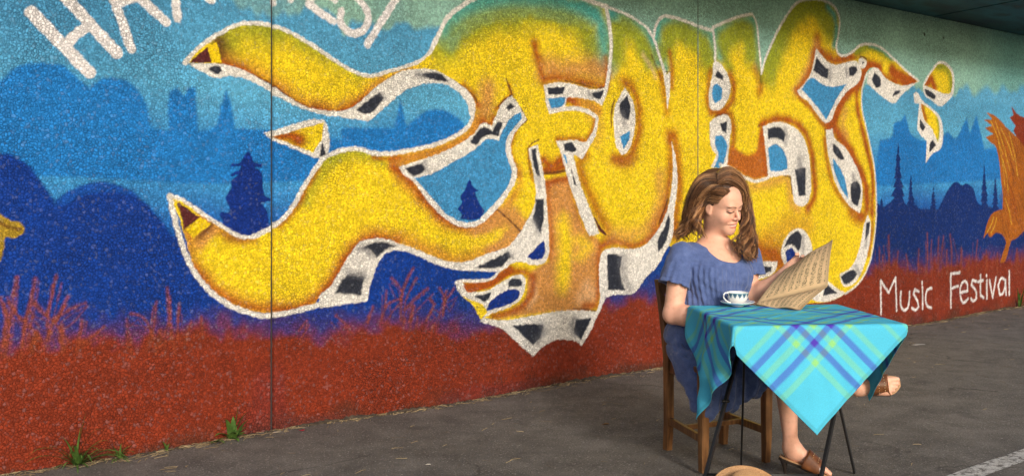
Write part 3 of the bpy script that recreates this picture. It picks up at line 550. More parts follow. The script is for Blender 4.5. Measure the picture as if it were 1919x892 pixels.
P white 0.005 0|1.202,0.695 1.23,0.703 1.278,0.668 1.344,0.632 1.448,0.635 1.533,0.665 1.602,0.694 1.707,0.717 1.756,0.691 1.751,0.625 1.707,0.558 1.602,0.516 1.456,0.485 1.419,0.471 1.558,0.444 1.778,0.449 2.013,0.461 2.204,0.456 2.387,0.431 2.423,0.521 2.474,0.518 2.387,0.396 2.322,0.302 2.248,0.218 2.204,0.25 2.122,0.268 2.013,0.279 1.901,0.245 1.819,0.193 1.707,0.278 1.558,0.391 1.381,0.449 1.444,0.505 1.423,0.539 1.291,0.597 1.222,0.637
P brown 0.0049 0|1.258,0.672 1.344,0.68 1.456,0.679 1.546,0.713 1.602,0.753 1.641,0.728 1.546,0.694 1.461,0.653 1.364,0.637 1.282,0.639
P ink 0.0052 0|1.344,0.606 1.473,0.62 1.456,0.589 1.423,0.562
P ink 0.0066 0|1.61,0.67 1.632,0.689 1.707,0.688 1.729,0.67 1.72,0.643 1.619,0.643
P deep 0.0049 0|1.435,0.509 1.456,0.556 1.546,0.605 1.658,0.631 1.711,0.611 1.689,0.566 1.589,0.533
P ink 0.0067 0|1.645,0.403 1.828,0.398 1.901,0.385 1.892,0.328 1.819,0.264
S grey 0.0203 0.0271 0.7 0|1.892,0.389 1.91,0.34 1.855,0.291
P ink 0.007 0|2.194,0.398 2.337,0.393 2.273,0.307 2.238,0.261 2.175,0.316
S grey 0.0209 0.0278 0.7 0|2.175,0.399 2.156,0.352 2.185,0.301
P white 0.0056 0|2.418,0.781 2.448,0.826 2.556,0.851 2.715,0.834 2.861,0.858 2.972,0.932 3.068,1.042 3.125,1.17 3.16,1.387 3.148,1.576 3.195,1.452 3.206,1.257 3.171,1.067 3.16,0.911 3.085,0.811 2.989,0.703 2.878,0.634 2.752,0.535 2.546,0.531 2.423,0.514
P ink 0.0072 0|2.484,0.8 2.52,0.813 2.63,0.786 2.614,0.664 2.661,0.556 2.494,0.57
S grey 0.0328 0.0437 0.6 0|2.64,0.771 2.64,0.662 2.704,0.567
P ink 0.0075 0|3.114,1.072 3.131,1.003 3.085,0.876 3.006,0.796 2.994,0.879 3.068,0.978
P white 0.0055 0|2.661,1.935 2.731,1.866 2.768,1.743 2.752,1.621 2.693,1.506 2.635,1.476 2.582,1.529 2.556,1.651 2.562,1.796
P ink 0.0073 0|2.624,1.835 2.688,1.882 2.72,1.803 2.699,1.715 2.651,1.727 2.609,1.773
S grey 0.0218 0.0291 0.6 0|2.64,1.752 2.661,1.691
P pond 0.0055 0|2.614,1.603 2.715,1.649 2.704,1.583 2.651,1.52
P white 0.0057 0|3.057,2.075 3.096,2.056 3.131,2.081 3.131,1.952 3.102,1.802 3.085,1.941
P ink 0.0038 0|3.074,2.031 3.102,2.018 3.091,1.987
P white 0.006 0|3.61,2.169 3.661,2.189 3.775,2.113 3.82,2.012 3.781,1.905 3.68,1.828 3.579,1.832 3.561,1.894 3.579,2.021 3.61,2.102
P ink 0.006 0|3.661,2.129 3.737,2.086 3.73,2.05 3.635,2.076
P pond 0.0059 0|3.61,1.999 3.654,2.026 3.718,1.994 3.711,1.921 3.642,1.874 3.604,1.916
P white 0.006 0|3.573,1.737 3.654,1.776 3.775,1.797 3.82,1.758 3.807,1.605 3.775,1.404 3.586,1.402 3.654,1.498 3.592,1.552
P ink 0.0072 0|3.698,1.73 3.775,1.749 3.769,1.66 3.711,1.682
P pond 0.006 0|3.635,1.636 3.724,1.639 3.781,1.569 3.762,1.5 3.705,1.403 3.623,1.403 3.673,1.498 3.635,1.577
P white 0.0064 0|4.22,1.724 4.388,1.768 4.582,1.75 4.729,1.69 4.819,1.58 4.865,1.402 4.865,1.201 4.819,1.124 4.729,1.099 4.64,1.134 4.611,1.25 4.589,1.344 4.538,1.352 4.29,1.326 4.262,1.522
P ink 0.0093 0|4.283,1.71 4.452,1.728 4.531,1.675 4.495,1.615 4.409,1.638 4.29,1.631
S grey 0.0212 0.0255 0.5 0|4.502,1.713 4.545,1.659 4.516,1.607
P ink 0.0086 0|4.648,1.396 4.796,1.415 4.796,1.189 4.699,1.181
S grey 0.0431 0.0388 0.6 0|4.714,1.465 4.714,1.405
P pond 0.0063 0|4.29,1.555 4.374,1.595 4.473,1.559 4.538,1.476 4.545,1.399 4.409,1.377 4.31,1.385
P white 0.0067 0|4.949,2.395 4.88,2.197 4.819,2.123 4.684,2.029 4.707,2 4.834,1.95 4.956,1.86 5.089,1.786 5.168,1.811 5.256,1.935 5.411,2.065 5.612,2.174 5.637,2.249 5.569,2.332 5.452,2.323 5.232,2.279 5.089,2.309
P pond 0.0066 0|4.744,2.045 4.88,2.149 5.065,2.099 5.216,2.095 5.403,2.129 5.28,2.022 5.168,1.896 5.097,1.812 5.003,1.888 4.857,1.982
P ink 0.0079 0|4.956,2.321 4.91,2.212 5.026,2.167 5.12,2.156 5.128,2.232 5.042,2.27
S grey 0.0223 0.0267 0.6 0|5.152,2.238 5.152,2.158
P ink 0.0091 0|5.436,2.267 5.544,2.288 5.578,2.259 5.502,2.203 5.444,2.204
S grey 0.0182 0.0272 0.6 0|5.403,2.256 5.411,2.197
P white 0.0068 0|5.097,1.728 5.192,1.74 5.224,1.665 5.37,1.597 5.502,1.486 5.612,1.354 5.654,1.229 5.637,1.082 5.603,1.031 5.452,1.093 5.345,1.172 5.232,1.289 5.16,1.445 5.105,1.613
P ink 0.0081 0|5.2,1.62 5.288,1.582 5.37,1.493 5.321,1.483 5.2,1.557
P ink 0.0092 0|5.469,1.28 5.569,1.303 5.628,1.238 5.612,1.156 5.578,1.087 5.485,1.129
S grey 0.0275 0.032 0.6 0|5.51,1.349 5.527,1.275
P pond 0.0068 0|5.2,1.49 5.305,1.411 5.386,1.303 5.427,1.157 5.345,1.217 5.248,1.338 5.2,1.436
P white 0.0069 0|5.74,1.01 5.783,0.954 5.775,0.795 5.714,0.635 5.637,0.514 5.552,0.441 5.37,0.411 5.313,0.464 5.305,0.523 5.469,0.569 5.569,0.665 5.637,0.8 5.68,0.933
P ink 0.0074 0|5.714,0.946 5.775,0.949 5.749,0.838 5.697,0.793
S grey 0.0162 0.0232 0.6 0|5.74,0.862 5.697,0.738
P ink 0.0082 0|5.313,0.5 5.51,0.548 5.578,0.503 5.485,0.449 5.37,0.434
S grey 0.0207 0.0276 0.6 0|5.544,0.57 5.612,0.511
P white 0.0067 0|4.949,0.512 5.12,0.471 5.264,0.4 5.394,0.355 5.184,0.306 4.98,0.312 4.872,0.342
P ink 0.0071 0|5.089,0.46 5.264,0.364 5.05,0.356
P white 0.0065 0|4.48,0.806 4.582,0.896 4.714,0.922 4.819,0.871 4.887,0.769 4.895,0.69 4.722,0.611 4.545,0.607 4.459,0.726
P ink 0.0077 0|4.495,0.775 4.567,0.858 4.692,0.901 4.744,0.861 4.729,0.784 4.699,0.733 4.604,0.797
S grey 0.0216 0.0346 0.6 0|4.766,0.847 4.759,0.739
P deep 0.0064 0|4.516,0.741 4.604,0.767 4.662,0.717 4.684,0.656 4.545,0.62
P white 0.0062 0|3.885,0.678 4.138,0.682 4.409,0.669 4.388,0.603 4.131,0.538 3.885,0.532
P ink 0.0066 0|3.951,0.65 4.339,0.635 4.324,0.594 4.138,0.575 3.951,0.577
P white 0.0072 0|5.915,2.292 6.013,2.227 6.176,2.185 6.306,2.169 6.572,2.215 6.63,2.233 6.419,2.142 6.278,2.066 6.185,2.004 6.013,2.038 5.836,2.108 5.723,2.157 5.749,2.252 5.818,2.294
P ink 0.0075 0|5.844,2.259 5.801,2.19 5.888,2.121 5.959,2.153 5.941,2.213
P ink 0.0077 0|6.149,2.064 6.185,2.109 6.296,2.125 6.268,2.1
P white 0.0055 0|5.595,2.352 5.654,2.37 5.723,2.343 5.705,2.295 5.637,2.281 5.586,2.305
P ink 0.0037 0|5.637,2.337 5.68,2.335 5.654,2.31
P white 0.0076 0|6.689,2.187 6.818,2.325 6.98,2.437 7.145,2.434 7.271,2.356 7.292,2.254 7.26,2.144 7.145,2.067 7.021,2.015 6.848,2.062 6.709,2.114
P yellow 0.0051 1|6.719,2.199 6.838,2.316 6.99,2.413 7.124,2.407 7.229,2.343 7.25,2.252 7.208,2.157 7.051,2.143 6.908,2.165
S brown 0.0456 0.0421 1 1|6.758,2.226 6.848,2.267 6.908,2.185
S olive 0.0333 0.0411 0.9775 1|6.959,2.395 7.113,2.386 7.208,2.306 7.218,2.188
P ink 0.0075 0|6.719,2.164 6.818,2.15 6.929,2.111 6.908,2.075 6.738,2.116
P white 0.0075 0|6.514,2.103 6.572,2.126 6.669,2.057 6.848,1.991 6.99,1.927 7.062,1.808 7.031,1.63 6.848,1.556 6.738,1.474 6.758,1.683 6.591,1.778 6.591,1.881 6.621,2.02 6.533,2.021
P yellow 0.005 1|6.65,2.027 6.848,1.966 6.959,1.901 7,1.776 6.969,1.674 6.848,1.801 6.699,1.885
S brown 0.0258 0.0298 1 1|6.669,2.008 6.699,1.94 6.738,1.892
S olive 0.022 0.0232 0.92 1|6.959,1.886 7,1.781 6.959,1.689
P ink 0.0069 0|6.63,1.883 6.728,1.812 6.689,1.766 6.63,1.808
P ink 0.007 0|6.818,1.665 6.878,1.692 6.929,1.643 6.798,1.57
P white 0.0042 0|-0.055,1.544 0.025,1.563 0.292,1.624 0.315,1.605 0.328,1.45 0.299,1.412 0.22,1.428 0.112,1.468 0.009,1.502
P yellow 0.0028 1|0.003,1.524 0.156,1.571 0.299,1.61 0.282,1.506 0.233,1.448 0.112,1.485
S brown 0.0328 0.0336 1 1|0.018,1.524 0.103,1.532 0.15,1.514
S brownd 0.0035 0.0045 0.9 1|0.006,1.516 0.112,1.479 0.227,1.442
P ink 0.0046 0|0.292,1.506 0.315,1.435 0.269,1.42
S white 0.0103 0.0052 1 0|-0.478,1.871 -0.395,1.964 -0.299,2.031 -0.201,2.086 -0.103,2.104 0.009,2.098 0.115,2.069 0.233,2.017 0.392,1.938 0.504,1.893 0.598,1.879 0.719,1.914 0.84,1.95 0.941,1.991 1.017,2.059 1.071,2.151
S white 0.0148 0.0059 1 0|1.01,2.046 1.071,2.151 1.138,2.257 1.246,2.338 1.34,2.393 1.641,2.513 2.003,2.523 2.292,2.494 2.484,2.466
S white 0.0098 0.0066 1 0|2.292,2.494 2.484,2.466 2.64,2.443 2.785,2.406 2.894,2.358 2.955,2.293
S white 0.0161 0.0065 1 0|2.474,2.468 2.5,2.374 2.525,2.244 2.52,2.121 2.5,1.998 2.474,1.899 2.433,1.822
S white 0.0118 0.0068 1 0|2.894,2.358 2.955,2.293 3.011,2.185 3.068,2.072 3.102,1.95
S white 0.012 0.0069 1 0|2.955,2.308 2.978,2.396 3.045,2.459 3.137,2.468 3.306,2.451 3.462,2.427 3.61,2.414
S white 0.0125 0.0071 1 0|3.61,2.438 3.635,2.302 3.635,2.171
S white 0.0109 0.0073 1 0|3.61,2.438 3.794,2.507 3.944,2.555 4.091,2.586
S white 0.0093 0.0074 1 0|4.091,2.586 4.138,2.534 4.172,2.367 4.207,2.138
S white 0.0111 0.0081 1 0|4.207,2.138 4.241,2.228 4.36,2.409 4.488,2.568 4.692,2.744 4.88,2.791 5.089,2.797 5.232,2.754 5.296,2.662 5.28,2.539 5.248,2.429 5.28,2.377 5.37,2.366 5.502,2.413 5.612,2.473 5.749,2.498 5.941,2.487 6.176,2.401 6.39,2.31 6.611,2.232
S white 0.0094 0.0084 1 0|5.731,2.242 5.68,2.173 5.646,2.088 5.637,1.977 5.663,1.881 5.705,1.79 5.775,1.615 5.844,1.43 5.871,1.252 5.879,1.05 5.853,0.849 5.792,0.632
S white 0.0083 0.0083 1 0|5.792,0.632 5.697,0.502 5.552,0.404 5.386,0.351
S white 0.0128 0.0073 1 0|4.29,1.33 4.131,1.301 3.99,1.329 3.839,1.389 3.692,1.427
S white 0.0096 0.0048 1 0|-0.556,1.226 -0.486,1.199 -0.375,1.126 -0.262,1.055 -0.183,1.014 -0.112,1.012 -0.031,1.043
S white 0.0126 0.005 1 0|-0.112,1.012 -0.031,1.043 0.053,1.096 0.115,1.162 0.179,1.266 0.266,1.38 0.289,1.412
S white 0.0124 0.0055 1 0|0.289,1.412 0.345,1.441 0.425,1.466 0.518,1.474 0.598,1.455 0.683,1.448 0.866,1.472 1.071,1.517 1.218,1.575 1.299,1.631 1.327,1.684 1.331,1.77 1.258,1.843
S white 0.0134 0.0049 1 0|-0.556,1.22 -0.529,1.111 -0.491,0.98 -0.442,0.868 -0.37,0.769 -0.262,0.681 -0.145,0.627 -0.037,0.599 0.071,0.604 0.198,0.622 0.312,0.645
S white 0.0087 0.0058 1 0|1.202,0.695 1.278,0.703 1.389,0.696 1.486,0.707 1.546,0.753 1.602,0.773
S paintw 0.0291 0.0048 1 0|-1.192,2.044 -1.065,1.917 -0.938,1.795
S paintw 0.0283 0.0049 1 0|-1.1,2.189 -0.934,2.017 -0.81,1.894
S paintw 0.0232 0.0049 1 0|-1.044,1.914 -0.987,1.973 -0.938,2.012
S paintw 0.0226 0.005 1 0|-0.84,2.291 -0.848,2.215 -0.82,2.133 -0.78,2.027 -0.744,1.919
S paintw 0.0229 0.0051 1 0|-0.845,2.27 -0.719,2.18 -0.643,2.117 -0.572,2.063
S paintw 0.0177 0.0051 1 0|-0.795,2.126 -0.734,2.158 -0.677,2.164
S paintw 0.0221 0.0052 1 0|-0.545,2.381 -0.532,2.253 -0.516,2.089
S paintw 0.0196 0.0052 1 0|-0.545,2.381 -0.442,2.422 -0.392,2.355 -0.469,2.298 -0.524,2.286
S paintw 0.0198 0.0053 1 0|-0.483,2.291 -0.409,2.242 -0.341,2.192
S paintw 0.0202 0.0054 1 0|-0.25,2.422 -0.238,2.316 -0.221,2.254
S paintw 0.019 0.0054 1 0|-0.25,2.422 -0.127,2.467 -0.097,2.389 -0.233,2.344
S paintw 0.0191 0.0055 1 0|-0.198,2.343 -0.097,2.29 -0.037,2.265
S paintw 0.0166 0.0055 1 0|0.009,2.403 0.006,2.292 0,2.219
S paintw 0.0154 0.0056 1 0|0.118,2.389 0.112,2.304 0.103,2.242
S paintw 0.0214 0.0057 1 0|0.345,2.419 0.263,2.322 0.211,2.237
S paintw 0.0215 0.0057 1 0|0.211,2.237 0.279,2.198 0.358,2.161
S paintw 0.0187 0.0058 1 0|0.272,2.324 0.325,2.295 0.372,2.272
S paintw 0.022 0.0059 1 0|0.412,2.218 0.405,2.165 0.439,2.122 0.497,2.104 0.556,2.133 0.584,2.189 0.573,2.247 0.521,2.294 0.463,2.34 0.487,2.408 0.584,2.444
S paintw 0.0227 0.006 1 0|0.948,2.583 0.77,2.326 0.577,2.052
S paintw 0.0123 0.0057 1 0|5.95,0.426 5.959,0.133
S paintw 0.0124 0.0057 1 0|5.95,0.426 6.022,0.365 6.085,0.314 6.149,0.386 6.204,0.44
S paintw 0.0125 0.0058 1 0|6.204,0.44 6.213,0.286 6.222,0.141
S paintw 0.0126 0.0058 1 0|6.296,0.304 6.296,0.179 6.353,0.136 6.419,0.155 6.447,0.294
S paintw 0.0128 0.0059 1 0|6.611,0.289 6.543,0.308 6.514,0.27 6.591,0.201 6.611,0.145 6.553,0.12 6.495,0.144
S paintw 0.0129 0.0059 1 0|6.679,0.324 6.689,0.125
S paintw 0.0129 0.0059 1 0|6.674,0.369 6.679,0.358
S paintw 0.013 0.006 1 0|6.848,0.303 6.768,0.288 6.738,0.22 6.768,0.149 6.848,0.118
S paintw 0.0133 0.0062 1 0|7.218,0.418 7.229,0.094
S paintw 0.0134 0.0062 1 0|7.218,0.418 7.399,0.418
S paintw 0.0134 0.0062 1 0|7.239,0.278 7.367,0.291
S paintw 0.0136 0.0063 1 0|7.431,0.224 7.562,0.231 7.551,0.305 7.486,0.33 7.421,0.287 7.421,0.178 7.475,0.122 7.573,0.152
S paintw 0.0137 0.0063 1 0|7.74,0.315 7.662,0.33 7.64,0.284 7.74,0.209 7.74,0.14 7.673,0.124 7.629,0.153
S paintw 0.0139 0.0064 1 0|7.831,0.368 7.831,0.171 7.899,0.14
S paintw 0.0139 0.0064 1 0|7.774,0.308 7.888,0.317
S paintw 0.014 0.0065 1 0|7.968,0.307 7.968,0.129
S paintw 0.014 0.0064 1 0|7.957,0.361 7.962,0.356
S paintw 0.0141 0.0065 1 0|8.026,0.309 8.061,0.215 8.096,0.126 8.132,0.232 8.167,0.328
S paintw 0.0143 0.0066 1 0|8.371,0.288 8.286,0.315 8.215,0.243 8.25,0.148 8.335,0.164 8.383,0.288 8.395,0.138
S paintw 0.0144 0.0066 1 0|8.468,0.377 8.468,0.133
S hole 0.0112 0.005 1 0|6.719,2.676 6.724,2.669
S hole 0.0114 0.0051 1 0|7.072,2.673 7.078,2.666
"""
PAL = dict(white=(232,228,220), paintw=(236,232,232), ink=(46,50,62), grey=(110,110,116), yellow=(240,208,32), yell2=(240,204,20), brown=(172,84,20),
  brownd=(88,42,26), brownr=(165,90,40), brownk=(186,104,34), ochre=(206,140,48), tan=(208,146,76), teal=(84,172,160), olive=(150,160,42), pond=(66,146,200),
  deep=(2,48,132), maroon=(92,40,40), pale=(226,190,150), mid=(32,122,198), skyl=(96,172,214), darkh=(2,58,146), darkr=(4,46,114), blueb=(22,80,170), rust=(140,52,22),
  orangeb=(170,96,22), gold=(220,172,52), olivey=(170,140,40), hole=(12,12,12), grassr=(142,68,40))
PAL = {k: lin(v) for k, v in PAL.items()}

def value_noise(S, Z, freq, seed):
    """smooth lattice noise on the (s, z) plane, -1..1"""
    rs = np.random.RandomState(seed); T = rs.rand(256, 256) * 2 - 1
    x = S * freq; y = Z * freq; xi = np.floor(x).astype(int); yi = np.floor(y).astype(int)
    fx = x - xi; fy = y - yi; fx = fx * fx * (3 - 2 * fx); fy = fy * fy * (3 - 2 * fy)
    g = lambda a, b: T[(xi + a) & 255, (yi + b) & 255]
    return (g(0, 0) * (1 - fx) + g(1, 0) * fx) * (1 - fy) + (g(0, 1) * (1 - fx) + g(1, 1) * fx) * fy

def smooth_pts(pts, closed, sub=5):
    P = np.array(pts, float); n = len(P); out = []
    if n == 2 and not closed: return P
    def tangent(i):
        if not closed and (i == 0 or i == n - 1): return np.zeros(2)
        a = P[i] - P[(i - 1) % n]; b = P[(i + 1) % n] - P[i]
        la, lb = np.hypot(*a) + 1e-9, np.hypot(*b) + 1e-9
        if np.dot(a, b) / (la * lb) < .45: return np.zeros(2)
        return (a / la + b / lb) * .5
    T = [tangent(i) for i in range(n)]
    for i in range(n if closed else n - 1):
        p, q = P[i], P[(i + 1) % n]; L = np.hypot(*(q - p)); t0, t1 = T[i] * L, T[(i + 1) % n] * L
        for k in range(sub):
            t = k / sub; h = (2*t**3-3*t**2+1, t**3-2*t**2+t, -2*t**3+3*t**2, t**3-t**2)
            out.append(h[0] * p + h[1] * t0 + h[2] * q + h[3] * t1)
    if not closed: out.append(P[-1])
    return np.array(out)

def boundary_dist(s, z, pts, closed, margin, D):
    n = len(pts)
    for i in range(n if closed else n - 1):
        p, q = pts[i], pts[(i + 1) % n]
        i0, i1 = np.searchsorted(s, min(p[0], q[0]) - margin), np.searchsorted(s, max(p[0], q[0]) + margin)
        j0, j1 = np.searchsorted(z, min(p[1], q[1]) - margin), np.searchsorted(z, max(p[1], q[1]) + margin)
        if i0 >= i1 or j0 >= j1: continue
        S = s[None, i0:i1] - p[0]; Z = z[j0:j1, None] - p[1]; e = q - p; L2 = e @ e + 1e-12
        t = np.clip((S * e[0] + Z * e[1]) / L2, 0, 1)
        d = np.hypot(S - t * e[0], Z - t * e[1]); sub = D[j0:j1, i0:i1]; np.minimum(sub, d, out=sub)
def inside(s, z, pts):
    cnt = np.zeros((len(z), len(s) + 1), np.int32); n = len(pts)
    for i in range(n):
        p, q = pts[i], pts[(i + 1) % n]
        if p[1] > q[1]: p, q = q, p
        j0, j1 = np.searchsorted(z, p[1]), np.searchsorted(z, q[1])
        if j0 >= j1: continue
        x = p[0] + (z[j0:j1] - p[1]) * (q[0] - p[0]) / (q[1] - p[1])
        np.add.at(cnt, (np.arange(j0, j1), np.searchsorted(s, x)), 1)
    return (np.cumsum(cnt, 1)[:, :-1] & 1).astype(bool)
def sstep(a, b, x):
    t = np.clip((x - a) / (b - a), 0, 1); return t * t * (3 - 2 * t)

def paint(s, z):
    """mural colours (linear) at the lattice s x z"""
    S, Z = np.meshgrid(s, z); H, Wd = S.shape
    n_f = value_noise(S, Z, 62, 1); n_m = value_noise(S, Z, 11, 2); n_b = value_noise(S, Z, 2.6, 3); n_g = value_noise(S, Z, 24, 4)
    stops = [(0, (150,66,52)), (.50, (30,60,136)), (.70, (6,62,142)), (.95, (4,64,148)),
             (1.10, (40,112,192)), (1.28, (64,150,210)), (1.50, (62,146,208)), (1.75, (94,174,214)), (2.05, (86,162,204)), (2.16, (84,160,202)), (2.85, (90,160,200))]
    zz = Z + .03 * n_m * (Z > .3) + .05 * n_b * (Z > .62)
    zs = [a for a, _ in stops]; cs = np.array([lin(c) for _, c in stops])
    C = np.stack([np.interp(zz, zs, cs[:, k]) for k in range(3)], -1)
    # left end a touch deeper, a few blended cloudy passes of the spray can
    C *= (1 + .10 * n_b + .05 * n_m)[..., None]
    a = sstep(-.1, -1.3, S) * sstep(1.0, 1.6, Z) * .35; C = C * (1 - a[..., None]) + lin((44,118,172)) * a[..., None]
    # green band above, running down in drips
    drip = 2.17 + .06 * value_noise(S, Z * 0, 7, 5) + .035 * value_noise(S, Z * 0, 21, 6) + .03 * n_m
    a = sstep(-.02, .03, Z - drip) * sstep(-.9, .9, S + .3 + .6 * n_b); g = lin((142,186,170)) * (1 + .12 * n_b + .05 * n_m)[..., None]
    tealr = sstep(7.4, 8.6, S)[..., None]; g = g * (1 - tealr * .6) + lin((98,172,176)) * tealr * .6
    C = C * (1 - a[..., None]) + g * a[..., None]
    rs = np.random.RandomState(11); red = lin((142,56,30))
    def blend(col, al):
        nonlocal C
        C += (np.asarray(col) - C) * al[..., None]
    D = np.empty((H, Wd))
    def strokes(pts, w, f, al, col, clip=None):
        D.fill(9.); boundary_dist(s, z, pts, False, w + f + .02, D)
        a = al * sstep(f, -f, D - w + n_f * .006 + n_m * .3 * f)
        if clip is not None: a = a * clip
        blend(col, a)
    def lower_band():
        nonlocal C
        zq = Z - np.interp(S, (-3, -1, 0, 1.8, 3.5, 6, 8, 14), (.10, .09, .02, -.045, .02, .06, .03, .03)) + .04 * n_b + .035 * n_m + .03 * n_g
        blend(lin((72, 52, 112)), sstep(.64, .50, zq) * .75); blend(lin((132, 50, 27)) * (1 + .06 * n_m[..., None]), sstep(.55, .42, zq))
        spots = list(rs.uniform(-3.4, -1.5, 16)) + list(rs.uniform(8.9, 13.7, 40))
        for q in spots:
            if q > s[-1] + .3 or q < s[0] - .3: continue
            h = rs.uniform(.06, .28); lean = rs.uniform(-.12, .12)
            strokes(np.array([(q, .44), (q + lean * .4, .46 + h * .5), (q + lean, .46 + h)]), rs.uniform(.010, .022), .012, .85, red)
        blend(lin((78, 52, 40)), sstep(.09, -.02, Z + .05 * n_m + .03 * n_b) * .7)
        # magenta overspray low on the wall, scuffs
        a = sstep(.35, .75, value_noise(S, Z, 4.4, 8)) * sstep(.40, .25, Z) * .3; blend(lin((124,50,54)), a)
        a = sstep(.3, .8, value_noise(S, Z * 3, 2.2, 9)) * sstep(.3, .1, Z) * .35; blend(lin((150,66,44)), a)
    mask = np.zeros((H, Wd))
    for ln in MURAL.strip().split('\n'):
        if ln == 'G': lower_band(); continue
        head, body = ln.split('|'); h = head.split(); pts = np.array([[float(v) for v in t.split(',')] for t in body.split()])
        big = float(h[2]) + (float(h[3]) if h[0] == 'S' else 0) + .06
        if pts[:, 0].max() + big < s[0] or pts[:, 0].min() - big > s[-1]: continue
        col = PAL[h[1]]; ps = smooth_pts(pts, h[0] == 'P')
        i0, i1 = np.searchsorted(s, ps[:, 0].min() - big), np.searchsorted(s, ps[:, 0].max() + big)
        j0, j1 = np.searchsorted(z, ps[:, 1].min() - big), np.searchsorted(z, ps[:, 1].max() + big)
        if i1 - i0 < 1 or j1 - j0 < 1: continue
        ss, zz2 = s[i0:i1], z[j0:j1]; Dl = np.full((j1 - j0, i1 - i0), 9.)
        nf, nm, ng = n_f[j0:j1, i0:i1], n_m[j0:j1, i0:i1], n_g[j0:j1, i0:i1]; Cs = C[j0:j1, i0:i1]; Ms = mask[j0:j1, i0:i1]
        if h[0] == 'P':
            f = max(float(h[2]), .004); boundary_dist(ss, zz2, ps, True, f + .03, Dl)
            sdn = np.where(inside(ss, zz2, ps), Dl, -Dl) + nf * .0045
            al = sstep(-f, f, sdn)
            if h[3] == '1': np.maximum(Ms, al, out=Ms)
            tint = (1 + .05 * nm + .04 * ng)
        else:
            w, f, am, cl = float(h[2]), max(float(h[3]), .004), float(h[4]), int(h[5]); boundary_dist(ss, zz2, ps, False, w + f + .03, Dl)
            al = am * sstep(f, -f, Dl - w + nf * (.004 if not cl else .003) + (nm + ng) * .18 * f * cl)
            if cl: al = al * Ms
            tint = 1 + .05 * nm
        Cs += (col * np.asarray(tint)[..., None] - Cs) * al[..., None]
    return np.clip(C, .004, .9)

# roughcast: pebbles under paint
m = NT('painted_roughcast'); co = m.obj(); pc = m.vcol()
wob = m.n('ShaderNodeTexNoise'); wob.inputs['Scale'].default_value = 60; wob.inputs['Detail'].default_value = 2; m.l(co, wob.inputs['Vector'])
vadd = m.n('ShaderNodeVectorMath', operation='MULTIPLY_ADD'); m.l(wob.outputs['Color'], vadd.inputs[0]); vadd.inputs[1].default_value = (.010, .010, .010); m.l(co, vadd.inputs[2])
ve = m.n('ShaderNodeTexVoronoi', feature='DISTANCE_TO_EDGE'); ve.inputs['Scale'].default_value = 74; m.l(vadd.outputs[0], ve.inputs['Vector'])
vc = m.n('ShaderNodeTexVoronoi', feature='F1'); vc.inputs['Scale'].default_value = 74; m.l(vadd.outputs[0], vc.inputs['Vector'])
hgt = m.n('ShaderNodeMapRange', interpolation_type='SMOOTHSTEP'); hgt.inputs['From Max'].default_value = .16; m.l(ve.outputs['Distance'], hgt.inputs['Value'])
flat = m.ramp(m.noise(co, 1.6, 3), [(.42, .25), (.62, 1.0)])                 # smoother trowelled passages
groove = m.ramp(ve.outputs['Distance'], [(.0, .22), (.10, 1.0)])
cell = m.n('ShaderNodeSeparateColor'); m.l(vc.outputs['Color'], cell.inputs[0])
var = m.ramp(cell.outputs[0], [(0, .74), (1, 1.20)])
c1 = m.mix(1.0, pc, var, 'MULTIPLY')
gm = m.mix(m.math('MULTIPLY', flat, .92), (1, 1, 1), groove, 'MIX')
c2 = m.mix(1.0, c1, gm, 'MULTIPLY')
dust = m.ramp(cell.outputs[1], [(.84, 0), (1, .10)])
c3 = m.mix(dust, c2, (.42, .45, .50))                                        # pebble tops rubbed pale
grit = m.ramp(m.noise(co, 230, 3, .7), [(.3, .82), (.7, 1.14)])
c4 = m.mix(1.0, c3, grit, 'MULTIPLY')
PAINTED = m.base(c4, .62, .18)
b1 = m.bump(hgt.outputs[0], .8, .005); m.bump(m.noise(co, 260, 3), .25, .003, b1)
JOINT = NT('joint_sealant'); JOINT = JOINT.base((.03, .028, .028), .8)
CONC = NT('bare_concrete'); CONC.base(CONC.ramp(CONC.noise(CONC.obj(), 6, 6), [(.3, (.22, .21, .2)), (.7, (.34, .33, .31))]), .9); CONC = CONC.m

